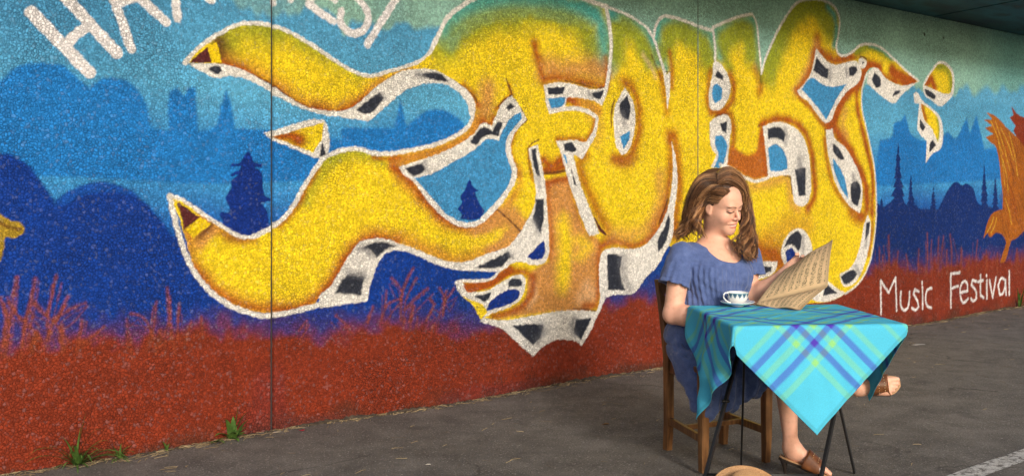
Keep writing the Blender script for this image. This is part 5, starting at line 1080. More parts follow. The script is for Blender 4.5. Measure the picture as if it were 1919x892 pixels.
# ------------------------------------------------------------------ the seated person: implicit shapes -> one continuous surface
def rot_to(local_axes): return np.array(local_axes, float)          # rows: local x, y, z axes in world
class Field:
    """ordered list of soft-blended primitives, meshed with surface nets"""
    def __init__(s, h): s.h = h; s.ops = []; s.post = None
    def cone(s, a, b, ra, rb, k=.02, sub=False, flat=None):
        a, b = np.array(a, float), np.array(b, float); c = (a + b) / 2
        s.ops.append(('c', (a, b, ra, rb, flat), k, sub, c, np.linalg.norm(a - b) / 2 + max(ra, rb))); return s
    def ell(s, c, r, R=None, k=.02, sub=False):
        s.ops.append(('e', (np.array(c, float), np.array(r, float), R), k, sub, np.array(c, float), max(r))); return s
    def half(s, c, n, k=.004):      # remove what lies on the side n points to
        n = np.array(n, float); s.ops.append(('h', (np.array(c, float), n / np.linalg.norm(n)), k, True, np.array(c, float), 9.)); return s
    def prim(s, o, P):
        if o[0] == 'c':
            a, b, ra, rb, flat = o[1]; ba = b - a; t = np.clip(((P - a) @ ba) / (ba @ ba + 1e-12), 0, 1)
            w = P - a - t[:, None] * ba; 
            if flat is not None: ax, f = flat; w = w + np.outer(w @ ax, ax) * (f - 1)
            return np.sqrt((w * w).sum(1)) - (ra + (rb - ra) * t)
        if o[0] == 'h': return -((P - o[1][0]) @ o[1][1])
        c, r, R = o[1]; q = P - c
        if R is not None: q = q @ R.T
        k0 = np.sqrt(((q / r) ** 2).sum(1)); k1 = np.sqrt(((q / (r * r)) ** 2).sum(1)) + 1e-9
        return k0 * (k0 - 1) / k1
    def near(s, cen, brad): return np.nonzero(np.sqrt(((s.cen - cen) ** 2).sum(1)) < s.rd + brad)[0]
    def ev(s, P, cen=None, brad=0.):
        d = np.full(len(P), .5); near = s.near(cen, brad) if cen is not None else range(len(s.ops))
        for i in near:
            o = s.ops[i]
            q = s.prim(o, P); k = o[2]
            if o[3]:
                q = -q; h_ = np.maximum(k - np.abs(d - q), 0) / k
                d = np.maximum(d, q) + h_ * h_ * k * .25
            else:
                h_ = np.maximum(k - np.abs(d - q), 0) / k; d = np.minimum(d, q) - h_ * h_ * k * .25
        if s.post is not None: d = s.post(P, d)
        return d
    def mesh(s):
        h = s.h; pos = [o for o in s.ops if o[0] != 'h' and not o[3]]
        lo = np.min([o[4] - o[5] for o in pos], 0) - .04; hi = np.max([o[4] + o[5] for o in pos], 0) + .04
        s.cen = np.array([o[4] for o in s.ops]); s.rd = np.array([99. if o[0] == 'h' else o[5] + o[2] * 1.5 + .02 for o in s.ops])
        pc_ = np.array([o[4] for o in pos]); pr_ = np.array([o[5] for o in pos])
        B = 10; nb = np.ceil((hi - lo) / (h * B)).astype(int); dims = nb * B + 1
        Fd = np.full(dims, .5, np.float32); brad = h * B * .87
        for bi in np.ndindex(*nb):
            o0 = np.array(bi) * B; cen = lo + (o0 + B / 2) * h
            if not (np.sqrt(((pc_ - cen) ** 2).sum(1)) < pr_ + brad + .03).any(): continue
            dc_ = s.ev(cen[None], cen, brad)[0]
            if abs(dc_) > 1.5 * brad + .01: Fd[o0[0]:o0[0] + B + 1, o0[1]:o0[1] + B + 1, o0[2]:o0[2] + B + 1] = dc_; continue
            ax = [lo[k] + (o0[k] + np.arange(B + 1)) * h for k in range(3)]
            G = np.stack(np.meshgrid(*ax, indexing='ij'), -1).reshape(-1, 3)
            Fd[o0[0]:o0[0] + B + 1, o0[1]:o0[1] + B + 1, o0[2]:o0[2] + B + 1] = s.ev(G, cen, brad).reshape(B + 1, B + 1, B + 1)
        neg = Fd < 0; n = [d - 1 for d in dims]
        cnt = np.zeros(n, np.int8)
        for a in (0, 1):
            for b in (0, 1):
                for c in (0, 1): cnt += neg[a:n[0] + a, b:n[1] + b, c:n[2] + c]
        I = np.argwhere((cnt > 0) & (cnt < 8)); ids = np.full(n, -1, np.int32); ids[I[:, 0], I[:, 1], I[:, 2]] = np.arange(len(I))
        acc = np.zeros((len(I), 3)); num = np.zeros(len(I)); cor = [(a, b, c) for a in (0, 1) for b in (0, 1) for c in (0, 1)]
        val = {c: Fd[I[:, 0] + c[0], I[:, 1] + c[1], I[:, 2] + c[2]] for c in cor}
        for c in cor:
            for ax in range(3):
                if c[ax]: continue
                e = list(c); e[ax] = 1; a, b = val[c], val[tuple(e)]; m_ = (a < 0) != (b < 0); t = np.where(m_, a / np.where(m_, a - b, 1), 0)
                pnt = np.array(c, float)[None] + np.eye(3)[ax][None] * t[:, None]; acc += pnt * m_[:, None]; num += m_
        V = lo + (I + acc / num[:, None]) * h; quads = []
        for ax in range(3):
            sl0 = [slice(0, d) for d in dims]; sl1 = list(sl0); sl0[ax] = slice(0, dims[ax] - 1); sl1[ax] = slice(1, dims[ax])
            a, b = neg[tuple(sl0)], neg[tuple(sl1)]; E = np.argwhere(a != b); o1, o2 = (ax + 1) % 3, (ax + 2) % 3
            ok = (E[:, o1] > 0) & (E[:, o2] > 0) & (E[:, o1] < n[o1]) & (E[:, o2] < n[o2]); E = E[ok]; sgn = a[E[:, 0], E[:, 1], E[:, 2]]
            def cid(d1, d2): q = E.copy(); q[:, o1] -= d1; q[:, o2] -= d2; return ids[q[:, 0], q[:, 1], q[:, 2]]
            Q = np.stack([cid(1, 1), cid(0, 1), cid(0, 0), cid(1, 0)], -1); Q[~sgn] = Q[~sgn][:, ::-1]; quads.append(Q)
        F = np.concatenate(quads); F = F[(F >= 0).all(1)]
        return V, F
def unit(v): v = np.array(v, float); return v / np.linalg.norm(v)

person = empty('person', (.96, 5.0, 0))
tag(person, 'person in a blue denim dress sitting with crossed legs and reading sheet music', 'person')

# ---- head frame
yaw, pitch, roll, HSC = rad(43), rad(17), rad(8), 1.06
hf = np.array((math.sin(yaw) * math.cos(pitch), -math.cos(yaw) * math.cos(pitch), -math.sin(pitch)))
hu = np.array((math.sin(yaw) * math.sin(pitch), -math.cos(yaw) * math.sin(pitch), math.cos(pitch)))
hl = np.cross(hu, hf); hl, hu = hl * math.cos(roll) + hu * math.sin(roll), hu * math.cos(roll) - hl * math.sin(roll)
HO = np.array((.980, 5.03, 1.182)); HR = np.stack([hl, hf, hu])
def hp(x, y, z): return HO + HSC * (hl * x + hf * y + hu * z)
def hloc(P): return ((P - HO) @ HR.T) / HSC
B = Field(.0033)
def he(c, r, k, sub=False): B.ell(hp(*c), [a * HSC for a in r], HR, k * HSC, sub)
he((0, -.014, .036), (.072, .092, .084), .02)
he((0, .026, -.030), (.054, .062, .076), .035)
he((0, .050, .040), (.054, .040, .050), .03)
for sx in (-1, 1):
    he((sx * .039, .010, -.062), (.016, .030, .024), .035)
    he((sx * .036, .064, -.034), (.023, .020, .020), .024)
    he((sx * .041, .034, -.034), (.018, .034, .032), .030)
he((0, .074, -.102), (.020, .016, .014), .03)
he((0, .060, -.085), (.030, .030, .024), .03)
he((0, .082, .022), (.044, .012, .010), .02)
for sx in (-1, 1): he((sx * .030, .1035, .002), (.017, .014, .010), .012, True)
for sx in (-1, 1): he((sx * .030, .0765, .000), (.0155, .0135, .0125), .004)
for sx in (-1, 1): he((sx * .031, .0800, .0075), (.0165, .009, .0045), .005)
B.cone(hp(0, .084, .012), hp(0, .108, -.026), .0062 * HSC, .0088 * HSC, .010)
B.cone(hp(0, .100, -.034), hp(0, .108, -.030), .0065 * HSC, .0072 * HSC, .008)
for sx in (-1, 1): he((sx * .0115, .097, -.0335), (.0075, .0085, .0065), .006)
he((0, .088, -.058), (.020, .011, .010), .012)
he((0, .0925, -.0575), (.0240, .0058, .0038), .004); he((0, .0900, -.0730), (.0215, .0065, .0046), .004)
for sx in (-1, 1): he((sx * .0280, .081, -.0565), (.010, .006, .0042), .005)
he((0, .0980, -.0650), (.0270, .006, .0036), .003, True)
for sx in (-1, 1):
    he((sx * .073, -.006, -.004), (.0085, .017, .030), .006); he((sx * .070, .000, -.024), (.008, .009, .012), .006)
    he((sx * .0835, .000, -.002), (.006, .009, .017), .006, True)
# ---- trunk and limbs
SR_, SL_ = np.array((.797, 5.005, .945)), np.array((1.143, 5.150, .935)); NK = np.array((.965, 5.075, .985))
FW, LF = unit((.40, -.92, 0)), unit((.92, .40, 0)); RB = np.stack([LF, FW, np.array((0, 0, 1.))])
B.cone(NK + (0, .01, -.02), hp(0, -.022, -.045), .055, .050, .04)
B.cone(NK + (0, .015, -.03), SR_ + (.03, .01, .005), .055, .045, .06); B.cone(NK + (0, .015, -.03), SL_ + (-.03, 0, .005), .055, .045, .06)
B.ell((.968, 5.065, .870), (.165, .105, .130), RB, .06); B.ell((.952, 5.085, .700), (.140, .105, .170), RB, .06); B.ell((.935, 5.10, .570), (.175, .130, .105), RB, .06)
for sx in (-1, 1): B.ell(np.array((.968, 5.065, .855)) + LF * .075 * sx + FW * .075, (.060, .055, .060), RB, .04)
ER, WR_ = np.array((.748, 4.965, .675)), np.array((.905, 4.845, .668))
B.cone(SR_, ER, .054, .044, .03); B.cone(ER, ER * .65 + WR_ * .35, .044, .043, .02); B.cone(ER * .65 + WR_ * .35, WR_, .043, .027, .03)
EL, WL = np.array((1.135, 5.125, .715)), np.array((1.292, 5.035, .862))
B.cone(SL_, EL, .050, .042, .03); B.cone(EL, EL * .6 + WL * .4, .042, .040, .02); B.cone(EL * .6 + WL * .4, WL, .040, .026, .03)
HipR, HipL = np.array((.935, 5.10, .550)) - LF * .09, np.array((.935, 5.10, .550)) + LF * .09
KL = np.array((1.185, 4.660, .535)); AL = np.array((1.226, 4.690, .135))
KR = np.array((1.150, 4.640, .605)); AR = np.array((1.483, 4.640, .428))
B.cone(HipL, KL, .080, .056, .03); B.cone(KL, KL * .68 + AL * .32, .050, .049, .03); B.cone(KL * .68 + AL * .32, AL, .049, .029, .03)
B.cone(HipR, KR, .080, .056, .03); B.cone(KR, KR * .68 + AR * .32, .050, .048, .03); B.cone(KR * .68 + AR * .32, AR, .048, .030, .03)
# ---- feet: frame (forward, dorsum normal, medial side)
def foot(anchor, f, n, medial_sign, mound=.0):
    f = unit(f); n = unit(np.array(n) - f * (np.array(n) @ f)); md = np.cross(n, f) * medial_sign
    at = lambda x, y, z: np.array(anchor) + f * x + md * y + n * z          # x forward from heel, y to the big-toe side, z up from sole
    return f, n, md, at
def add_foot(at, md):
    B.ell(at(.030, 0, .030), (.029, .026, .031), None, .03)
    B.cone(at(.035, 0, .045), at(.135, .008, .032), .027, .024, .03); B.cone(at(.06, -.012, .022), at(.150, -.022, .018), .022, .018, .03)
    B.cone(at(.130, .018, .022), at(.165, .020, .019), .024, .018, .02); B.cone(at(.135, -.012, .020), at(.162, -.018, .016), .020, .015, .02)
    for (y, x0, x1, r_) in ((.024, .165, .208, .0125), (.006, .170, .208, .0090), (-.008, .166, .199, .0085), (-.021, .160, .187, .0082), (-.033, .150, .173, .0078)):
        B.cone(at(x0 - .012, y * .9, .017), at((x0 + x1) / 2, y, .017), r_, r_ * .95, .008); B.cone(at((x0 + x1) / 2, y, .017), at(x1, y * 1.02, .011), r_ * .92, r_ * .85, .004)
fL = foot((1.192, 4.706, .082), (.90, -.35, -.30), (.25, -.08, .95), -1); add_foot(fL[3], fL[2])
fR = foot((1.462, 4.648, .392), (.955, -.20, .10), (-.27, -.92, .22), 1); add_foot(fR[3], fR[2])
B.cone(AL, fL[3](.040, 0, .050), .029, .028, .03); B.cone(AR, fR[3](.040, 0, .050), .030, .028, .03)
# ---- hands
def hand(wrist, palm_dir, back_n, thumb_sign, curl, spread=.006):
    d = unit(palm_dir); n = unit(np.array(back_n) - d * (np.array(back_n) @ d)); s_ = np.cross(n, d) * thumb_sign
    at = lambda x, y, z: np.array(wrist) + d * x + s_ * y + n * z
    B.cone(at(-.01, 0, 0), at(.03, 0, 0), .025, .026, .02, flat=(n, 1.35)); B.cone(at(.03, .012, 0), at(.078, .020, 0), .022, .018, .02, flat=(n, 1.5)); B.cone(at(.03, -.012, 0), at(.074, -.022, 0), .021, .016, .02, flat=(n, 1.5))
    for i, (y, L) in enumerate(((.028, .068), (.010, .076), (-.009, .070), (-.027, .055))):
        p = at(.078 - abs(i - 1) * .004, y, 0); ang = 0.
        for j, (fr_, r_) in enumerate(((.45, .0088), (.30, .0080), (.25, .0072))):
            ang += curl[j] * (1 + .08 * i); q_ = p + (d * math.cos(ang) - n * math.sin(ang)) * L * fr_ + s_ * (1.5 - i) * spread * fr_
            B.cone(p, q_, r_, r_ * .93, .005); p = q_
    p = at(.018, .024, -.004); 
    for (dx, dy, dz, r_) in ((.028, .020, -.012, .0115), (.026, .006, -.014, .0098), (.020, -.004, -.010, .0085)):
        q_ = p + d * dx + s_ * dy + n * dz; B.cone(p, q_, r_, r_ * .93, .008); p = q_
hand(WR_, (.80, -.55, -.10), (0, .1, 1), 1, (.25, .35, .25))
hand(WL, (.52, -.10, .42), (.30, .90, -.10), 1, (.35, .75, .55))
Vb, Fb = B.mesh()
# ---- skin tones: blush, brows, lashes, lips; darker nostrils, lid creases, mouth corners
Lc = hloc(Vb); skin = lin((226, 174, 148)); Cb = np.broadcast_to(skin, Vb.shape).copy()
def tint(c, a): 
    global Cb
    Cb += (np.asarray(c) - Cb) * np.clip(a, 0, 1)[:, None]
headm = (np.abs(Lc[:, 0]) < .1) & (np.abs(Lc[:, 1]) < .14) & (Lc[:, 2] > -.14) & (Lc[:, 2] < .14) & (Lc[:, 1] > .03)
def blob(c, r, soft=.5):
    d = np.sqrt((((Lc - np.array(c)) / np.array(r)) ** 2).sum(1)); return sstep(1 + soft, 1 - soft, d) * headm
for sx in (-1, 1):
    tint(lin((222, 142, 122)), .45 * blob((sx * .040, .078, -.036), (.020, .03, .016), .7))
    for t in np.linspace(-1, 1, 9):        # eyebrow
        tint(lin((96, 62, 42)), .85 * blob((sx * (.031 + .017 * t), .086 - .006 * t, .0235 - .004 * t * t + .001 * t), (.0042, .02, .0026), .4))
    for t in np.linspace(-1, 1, 11):       # lowered lashes
        tint(lin((52, 34, 28)), .92 * blob((sx * (.0305 + .0155 * t), .090, -.0050 + .0035 * t * t - .0012 * sx * 0), (.0034, .02, .0031), .4))
        tint(lin((176, 120, 100)), .35 * blob((sx * (.0305 + .015 * t), .088, .0085 - .003 * t * t), (.003, .02, .0016), .5))
    tint(lin((150, 84, 70)), .7 * blob((sx * .0065, .103, -.0395), (.0034, .012, .0022), .5))
    tint(lin((160, 90, 74)), .5 * blob((sx * .0285, .08, -.0605), (.003, .02, .003), .5))
tint(lin((208, 112, 104)), .85 * blob((0, .092, -.0575), (.0275, .02, .0036), .3)); tint(lin((208, 116, 108)), .85 * blob((0, .090, -.0738), (.0235, .02, .0046), .3))
tint(lin((232, 222, 212)), .85 * blob((0, .092, -.0648), (.0240, .02, .0040), .25))
tint(lin((120, 58, 52)), .5 * blob((.0285, .088, -.0600), (.004, .02, .0016), .4) + .5 * blob((-.0285, .088, -.0600), (.004, .02, .0016), .4))
m = NT('skin'); sk = m.mix(1.0, m.vcol(), m.ramp(m.noise(m.obj(), 34, 6, .65), [(.3, (.86, .80, .78)), (.5, (1, 1, 1)), (.72, (1.06, 1.02, 1.0))]), 'MULTIPLY'); sk = m.mix(m.ramp(m.noise(m.obj(), 11, 3), [(.5, 0), (.75, .30)]), sk, (.62, .27, .20))
SKIN = m.base(sk, .48, .4); m.b.inputs['Subsurface Weight'].default_value = .12; m.b.inputs['Subsurface Radius'].default_value = (.012, .005, .003); m.b.inputs['Subsurface Scale'].default_value = .6
m.bump(m.noise(m.obj(), 420, 2), .08, .001)
body = link('body', npmesh('body', Vb, Fb, True, Cb), SKIN, person)

# ------------------------------------------------------------------ denim dress
D = Field(.0044)
D.ell((.968, 5.062, .880), (.178, .118, .120), RB, .05)
for sx in (-1, 1): D.ell(np.array((.968, 5.065, .850)) + LF * .072 * sx + FW * .078, (.072, .056, .066), RB, .05)
D.cone(NK + (0, .015, -.035) - LF * .10, SR_ + (.0, .0, .002), .052, .060, .05); D.cone(NK + (0, .015, -.035) + LF * .10, SL_, .052, .058, .05)
D.ell((.960, 5.070, .740), (.170, .130, .180), RB, .06); D.ell((.945, 5.085, .610), (.195, .165, .120), RB, .06)
D.ell((.935, 5.08, .560), (.215, .190, .085), RB, .05)
# bell sleeves
SRe = SR_ * .42 + ER * .58 + np.array((-.012, -.004, .02));
SLe = SL_ * .5 + EL * .5 + np.array((.012, 0, .015))
# lap and skirt
D.cone(HipL + (0, 0, .0), KL + (-.02, .02, .01), .105, .085, .05); D.cone(HipR, KR + (-.02, .02, -.03), .105, .085, .05)
hang = [((.800, 4.960, .500), (.800, 4.900, .400), .050, .040), ((.815, 4.900, .480), (.822, 4.800, .285), .050, .026), ((.855, 4.850, .490), (.868, 4.750, .262), .050, .028), ((.900, 4.820, .490), (.912, 4.745, .285), .050, .028),
        ((.960, 4.800, .490), (.965, 4.740, .300), .050, .028), ((1.02, 4.790, .490), (1.020, 4.745, .325), .050, .028), ((1.08, 4.780, .500), (1.075, 4.745, .360), .050, .028), ((1.14, 4.76, .500), (1.125, 4.740, .400), .050, .030)]
for a, b, ra, rb in hang: D.cone(a, b, ra, rb, .030)
D.ell((.792, 4.985, .490), (.050, .080, .055), RB, .04)
# neckline scoop and openings
D.ell(NK + FW * .085 + LF * .012 + np.array((0, 0, -.006)), (.098, .105, .070), RB, .006, True)
D.cone(NK + (0, .01, -.02), NK + (0, .0, .12), .085, .11, .006, sub=True)
AX0 = np.array((.960, 5.075))
def folds(P, d):
    th = np.arctan2((P[:, 1] - AX0[1]), (P[:, 0] - AX0[0])); z = P[:, 2]
    yoke = .905 + .012 * np.sin(th * 2)
    g1_ = np.clip((yoke - z) / .03, 0, 1) * np.clip((z - .60) / .06, 0, 1)
    f = g1_ * (.0028 * np.sin(th * 43 + 5 * np.sin(z * 9)) + .0035 * np.sin(th * 11 + 12 * z + 2 + 2 * np.sin(z * 17))) 
    f += -.0045 * np.exp(-((z - yoke) / .006) ** 2) * (np.hypot(P[:, 0] - AX0[0], P[:, 1] - AX0[1]) < .2)
    low = np.clip((.585 - z) / .06, 0, 1); x_ = P[:, 0] * .9 + P[:, 1] * .45
    f += low * (.0060 * np.sin(x_ * 150 + 4 * np.sin(z * 11)) + .0065 * np.sin(x_ * 62 + z * 7 + 1) )
    f += -.005 * np.exp(-((z - .515 - .015 * np.sin(x_ * 20)) / .007) ** 2) - .003 * np.exp(-((z - .30) / .006) ** 2)
    f += .0022 * np.sin(P[:, 0] * 70 + P[:, 2] * 55 + 3 * np.sin(P[:, 1] * 30)) * np.sin(P[:, 2] * 63 - P[:, 1] * 41)
    return d - f
D.post = folds
D.half((0, 0, .222), (-.10, -.15, -1.0), .006)
Vd, Fd_ = D.mesh()
m = NT('blue_denim'); co = m.obj(); wv = m.noise(co, 520, 2, .7); sl = m.noise(co, 30, 5, .65)
dc = m.ramp(sl, [(.28, (.060, .092, .225)), (.5, (.084, .126, .295)), (.75, (.125, .175, .37))])
dc = m.mix(1.0, dc, m.ramp(wv, [(.3, .72), (.7, 1.25)]), 'MULTIPLY')
DENIM = m.base(dc, .85, .2); m.b.inputs['Sheen Weight'].default_value = .25; bp = m.bump(wv, .3, .002); m.bump(sl, .35, .01, bp)
dress = link('dress', npmesh('dress', Vd, Fd_, True), DENIM, person)
def sleeve(a, b, r0, r1):
    ax = unit(b - a); L = np.linalg.norm(b - a); e1 = unit(np.cross(ax, (0, 1, 0))); e2 = np.cross(ax, e1)
    f = Field(.0036); f.cone(a + np.array((0, 0, .004)) - ax * .0, b + ax * .03, r0, r1, .03)
    f.cone(a + ax * L * .55, b + ax * .12, r0 - .014, r1 + .004, .004, sub=True)
    def post(P, d):
        w = P - a; t = (w @ ax) / L; an = np.arctan2(w @ e1, w @ e2); k = np.clip(t, 0, 1)
        return d - k * (.0032 * np.sin(an * 7 + 3 * t) + .0018 * np.sin(an * 15 + 1)) + .0022 * np.exp(-((t - .87) / .025) ** 2) - .0012 * np.sin(P[:, 0] * 90 + P[:, 2] * 70) * np.sin(P[:, 1] * 60)
    f.post = post; f.half(b, ax, .004); V, F = f.mesh()
    d_ = (V - b) @ ax; V = V - np.outer(np.maximum(d_, 0), ax)          # square the hem
    link('sleeve', npmesh('sleeve', V, F, True), DENIM, dress)
sleeve(SR_, SRe, .062, .079); sleeve(SL_, SLe, .058, .074)

# ------------------------------------------------------------------ sandals
m = NT('brown_leather'); lc = m.ramp(m.noise(m.obj(), 35, 5), [(.3, (.075, .026, .009)), (.7, (.19, .068, .022))]); LEATHER = m.base(lc, .32, .5); m.bump(m.noise(m.obj(), 300, 3), .15, .001)
m = NT('pale_insole'); INSOLE = m.base((.42, .24, .12), .6)
m = NT('dark_heel'); HEELM = m.base((.022, .016, .013), .35)
STUD = NT('brass_stud'); STUD = STUD.base((.75, .60, .35), .3, .5, 1.0)
def sandal(F4, label):
    f, n, md, at = F4; root = empty('sandal', at(.1, 0, 0), person); root['label'] = label
    prof = [(-.012, .012, .018), (.0, .020, .026), (.03, .024, .028), (.075, .024, .024), (.12, .036, .034), (.165, .042, .042), (.19, .042, .036), (.212, .034, .018), (.222, .020, .004)]
    ps = smooth_pts([(a, b) for a, b, c in prof], False, 4); ls = smooth_pts([(a, c) for a, b, c in prof], False, 4)
    for nm, z0, z1, mt, gr_ in (('sole', -.016, -.004, HEELM, 1.0), ('insole', -.0045, .0010, INSOLE, .985)):
        bm = bmesh.new(); top = []; bot = []
        ring = [(x, y) for x, y in ps] + [(x, -y) for x, y in ls[::-1]]
        for x, y in ring: top.append(bm.verts.new(at(.1 + (x - .1) * gr_, y * gr_, z1))); bot.append(bm.verts.new(at(.1 + (x - .1) * gr_, y * gr_, z0 - (.004 if nm == 'sole' and .12 < x < .2 else 0))))
        bm.faces.new(top); bm.faces.new(bot[::-1])
        for i in range(len(ring)): j = (i + 1) % len(ring); bm.faces.new((top[i], bot[i], bot[j], top[j]))
        link(nm, bm_mesh(nm, bm), mt, root)
    bm = bmesh.new(); hl_ = .070; base_ = at(.012, 0, -.012)
    dn = -n * .92 - f * -.05; dn = unit(dn) if label.startswith('brown leather sandal on the raised') else unit((.06, 0, -1))
    tube(bm, [base_, base_ + dn * .02, base_ + dn * .045, base_ + dn * hl_], [.020, .013, .0075, .0060], 12); link('heel', bm_mesh('heel', bm, True), HEELM, root)
    # strap: a leather band arching over the forefoot
    nA, nX = 26, 9; V = []; 
    for i in range(nX):
        xx = i / (nX - 1)
        for j in range(nA):
            a = math.pi * (j / (nA - 1)); ca, sa = math.cos(a), math.sin(a)
            x = .092 + .080 * xx + .016 * sa * (1 - 2 * xx) * .5 - .010 * ca * 0
            wy = .043 + .004 * xx; hz = (.080 - .028 * xx)
            if abs(ca) > .75: x = .128 + (x - .128) * 1.08
            V.append(at(x, wy * ca + .004, -.006 + hz * sa ** .85))
    Fq = [(i * nA + j, i * nA + j + 1, (i + 1) * nA + j + 1, (i + 1) * nA + j) for i in range(nX - 1) for j in range(nA - 1)]
    o = link('strap', npmesh('strap', V, Fq), LEATHER, root); s_ = o.modifiers.new('thickness', 'SOLIDIFY'); s_.thickness = .003; s_.offset = 0
    bm = bmesh.new()
    for j in range(7, 20, 2):
        for i in (3, 6):
            p = Vector(V[i * nA + j]); r_ = bmesh.ops.create_icosphere(bm, subdivisions=1, radius=.0022)
            up = unit(np.array(V[i * nA + j]) - at(.128, .004, .0)); 
            for v in r_['verts']: v.co += p + Vector(up) * .002
    link('stud', bm_mesh('stud', bm, True), STUD, root)['kind'] = 'stuff'
sandal(fL, 'brown leather sandal on the foot that stands on the asphalt'); sandal(fR, 'brown leather sandal on the raised foot')

# ------------------------------------------------------------------ hair
m = NT('brown_hair'); hc = m.mix(1.0, m.vcol(), m.ramp(m.noise(m.obj(), 90, 3), [(.3, .8), (.7, 1.2)]), 'MULTIPLY'); HAIR = m.base(hc, .38, .5); m.b.inputs['Anisotropic'].default_value = .5
def ph(px, py, dd, w=None):
    if w is not None: return hp(px, py, dd)          # head-local point
    d = 5.03 + dd; return np.array(((px - 960) / 2000 * d, d, 1.28 - (py - 345) * d / 2000))
near_g = [[(-.060,.036,.028,1),(-.070,.032,.032,1),(-.074,.022,.030,1),(-.080,-.008,.030,1),(-.078,-.035,.004,1),(1306,408,-.080),(1310,426,-.080),(1320,444,-.088)],
          [(-.056,.048,.056,1),(-.067,.044,.056,1),(-.073,.034,.052,1),(-.082,-.002,.050,1),(-.083,-.036,.018,1),(1303,404,-.080),(1306,424,-.078),(1317,443,-.086)],
          [(-.044,.062,.078,1),(-.056,.060,.082,1),(-.064,.052,.082,1),(-.080,.010,.076,1),(-.087,-.034,.036,1),(1300,402,-.075),(1303,424,-.075),(1314,442,-.085)],
          [(-.030,.066,.094,1),(-.042,.062,.099,1),(-.052,.052,.100,1),(-.076,.010,.094,1),(-.090,-.030,.050,1),(1299,402,-.070),(1301,424,-.072),(1311,444,-.082)],
          [(1344,341,-.085),(1322,344,-.100),(1306,362,-.095),(1299,386,-.080),(1299,408,-.065),(1304,428,-.070),(1312,444,-.080)],
          [(1342,334,-.070),(1314,340,-.080),(1297,364,-.075),(1290,392,-.055),(1287,416,-.045),(1282,434,-.050),(1272,446,-.055)],
          [(1341,326,-.045),(1310,334,-.045),(1291,366,-.035),(1283,398,-.020),(1278,420,-.010),(1270,436,-.020),(1262,446,-.025)],
          [(1345,318,.000),(1315,326,.015),(1293,362,.030),(1285,400,.035),(1279,425,.030),(1272,440,.020),(1268,452,.010)],
          [(1352,314,.030),(1325,322,.060),(1304,360,.075),(1296,400,.070),(1290,425,.060),(1284,442,.050),(1280,452,.040)]]
far_g = [[(1346,346,-.090),(1362,338,-.098),(1380,345,-.075),(1393,360,-.020),(1398,385,.005),(1399,412,-.010),(1390,434,-.060),(1380,452,-.090),(1388,474,-.095)],
         [(1345,341,-.085),(1366,331,-.085),(1388,342,-.040),(1399,364,.010),(1403,392,.030),(1404,420,.005),(1399,445,-.050),(1391,464,-.085),(1400,486,-.090)],
         [(1344,334,-.070),(1370,325,-.060),(1392,342,-.005),(1402,370,.040),(1407,400,.050),(1409,430,.020),(1409,455,-.030),(1402,474,-.070),(1410,492,-.075)],
         [(1344,326,-.045),(1370,319,-.030),(1393,338,.020),(1403,370,.060),(1409,402,.070),(1413,434,.045),(1415,460,.000),(1411,480,-.045),(1417,492,-.050)],
         [(1348,318,.000),(1370,315,.010),(1392,334,.045),(1402,370,.080),(1408,404,.090),(1411,436,.065),(1416,462,.030),(1414,482,-.010),(1420,490,-.020)],
         [(1352,314,.030),(1370,314,.045),(1386,332,.070),(1394,370,.095),(1398,404,.100),(1400,436,.080),(1404,462,.050),(1408,480,.030),(1412,490,.020)]]
rs = np.random.RandomState(5)
def guide(g): return smooth3(np.array([ph(*q) for q in g]))
def smooth3(P, n=30):
    t = np.linspace(0, len(P) - 1, n); out = []
    for x in t:
        i = min(int(x), len(P) - 2); f = x - i; p0, p1, p2, p3 = P[max(i - 1, 0)], P[i], P[i + 1], P[min(i + 2, len(P) - 1)]
        out.append(.5 * ((2 * p1) + (-p0 + p2) * f + (2 * p0 - 5 * p1 + 4 * p2 - p3) * f * f + (-p0 + 3 * p1 - 3 * p2 + p3) * f ** 3))
    return np.array(out)
HV, HF, HC = [], [], []
def strand(path, r0, r1, col):
    n = len(path); k = 3; base_ = sum(len(v) for v in HV); T = np.gradient(path, axis=0); T /= np.linalg.norm(T, axis=1)[:, None] + 1e-9
    A = np.cross(T, np.array((.3, -.9, .3))); A /= np.linalg.norm(A, axis=1)[:, None] + 1e-9; Bn = np.cross(T, A)
    t = np.linspace(0, 1, n); R_ = (r0 * (1 - t) + r1 * t) * np.minimum(1, (1 - t) * 8 + .15) * np.minimum(1, t * 7 + .2)
    ring = [path + (A * math.cos(2.094 * j) + Bn * math.sin(2.094 * j)) * R_[:, None] for j in range(k)]
    HV.append(np.stack(ring, 1).reshape(-1, 3)); i = np.arange(n - 1)[:, None] * k
    for j in range(k): HF.append(base_ + np.concatenate([i + j, i + (j + 1) % k, i + k + (j + 1) % k, i + k + j], 1))
    HC.append(np.repeat(col[None] * (1 + .45 * t[:, None]), k, 0).reshape(n, k, 3).reshape(-1, 3) if False else (col[None, None] * np.ones((n, k, 1)) * (1 + .5 * t[:, None, None])).reshape(-1, 3))
browns = [lin(c) for c in ((112, 76, 48), (138, 98, 64), (88, 58, 36), (166, 124, 84), (124, 84, 54), (76, 50, 32))]
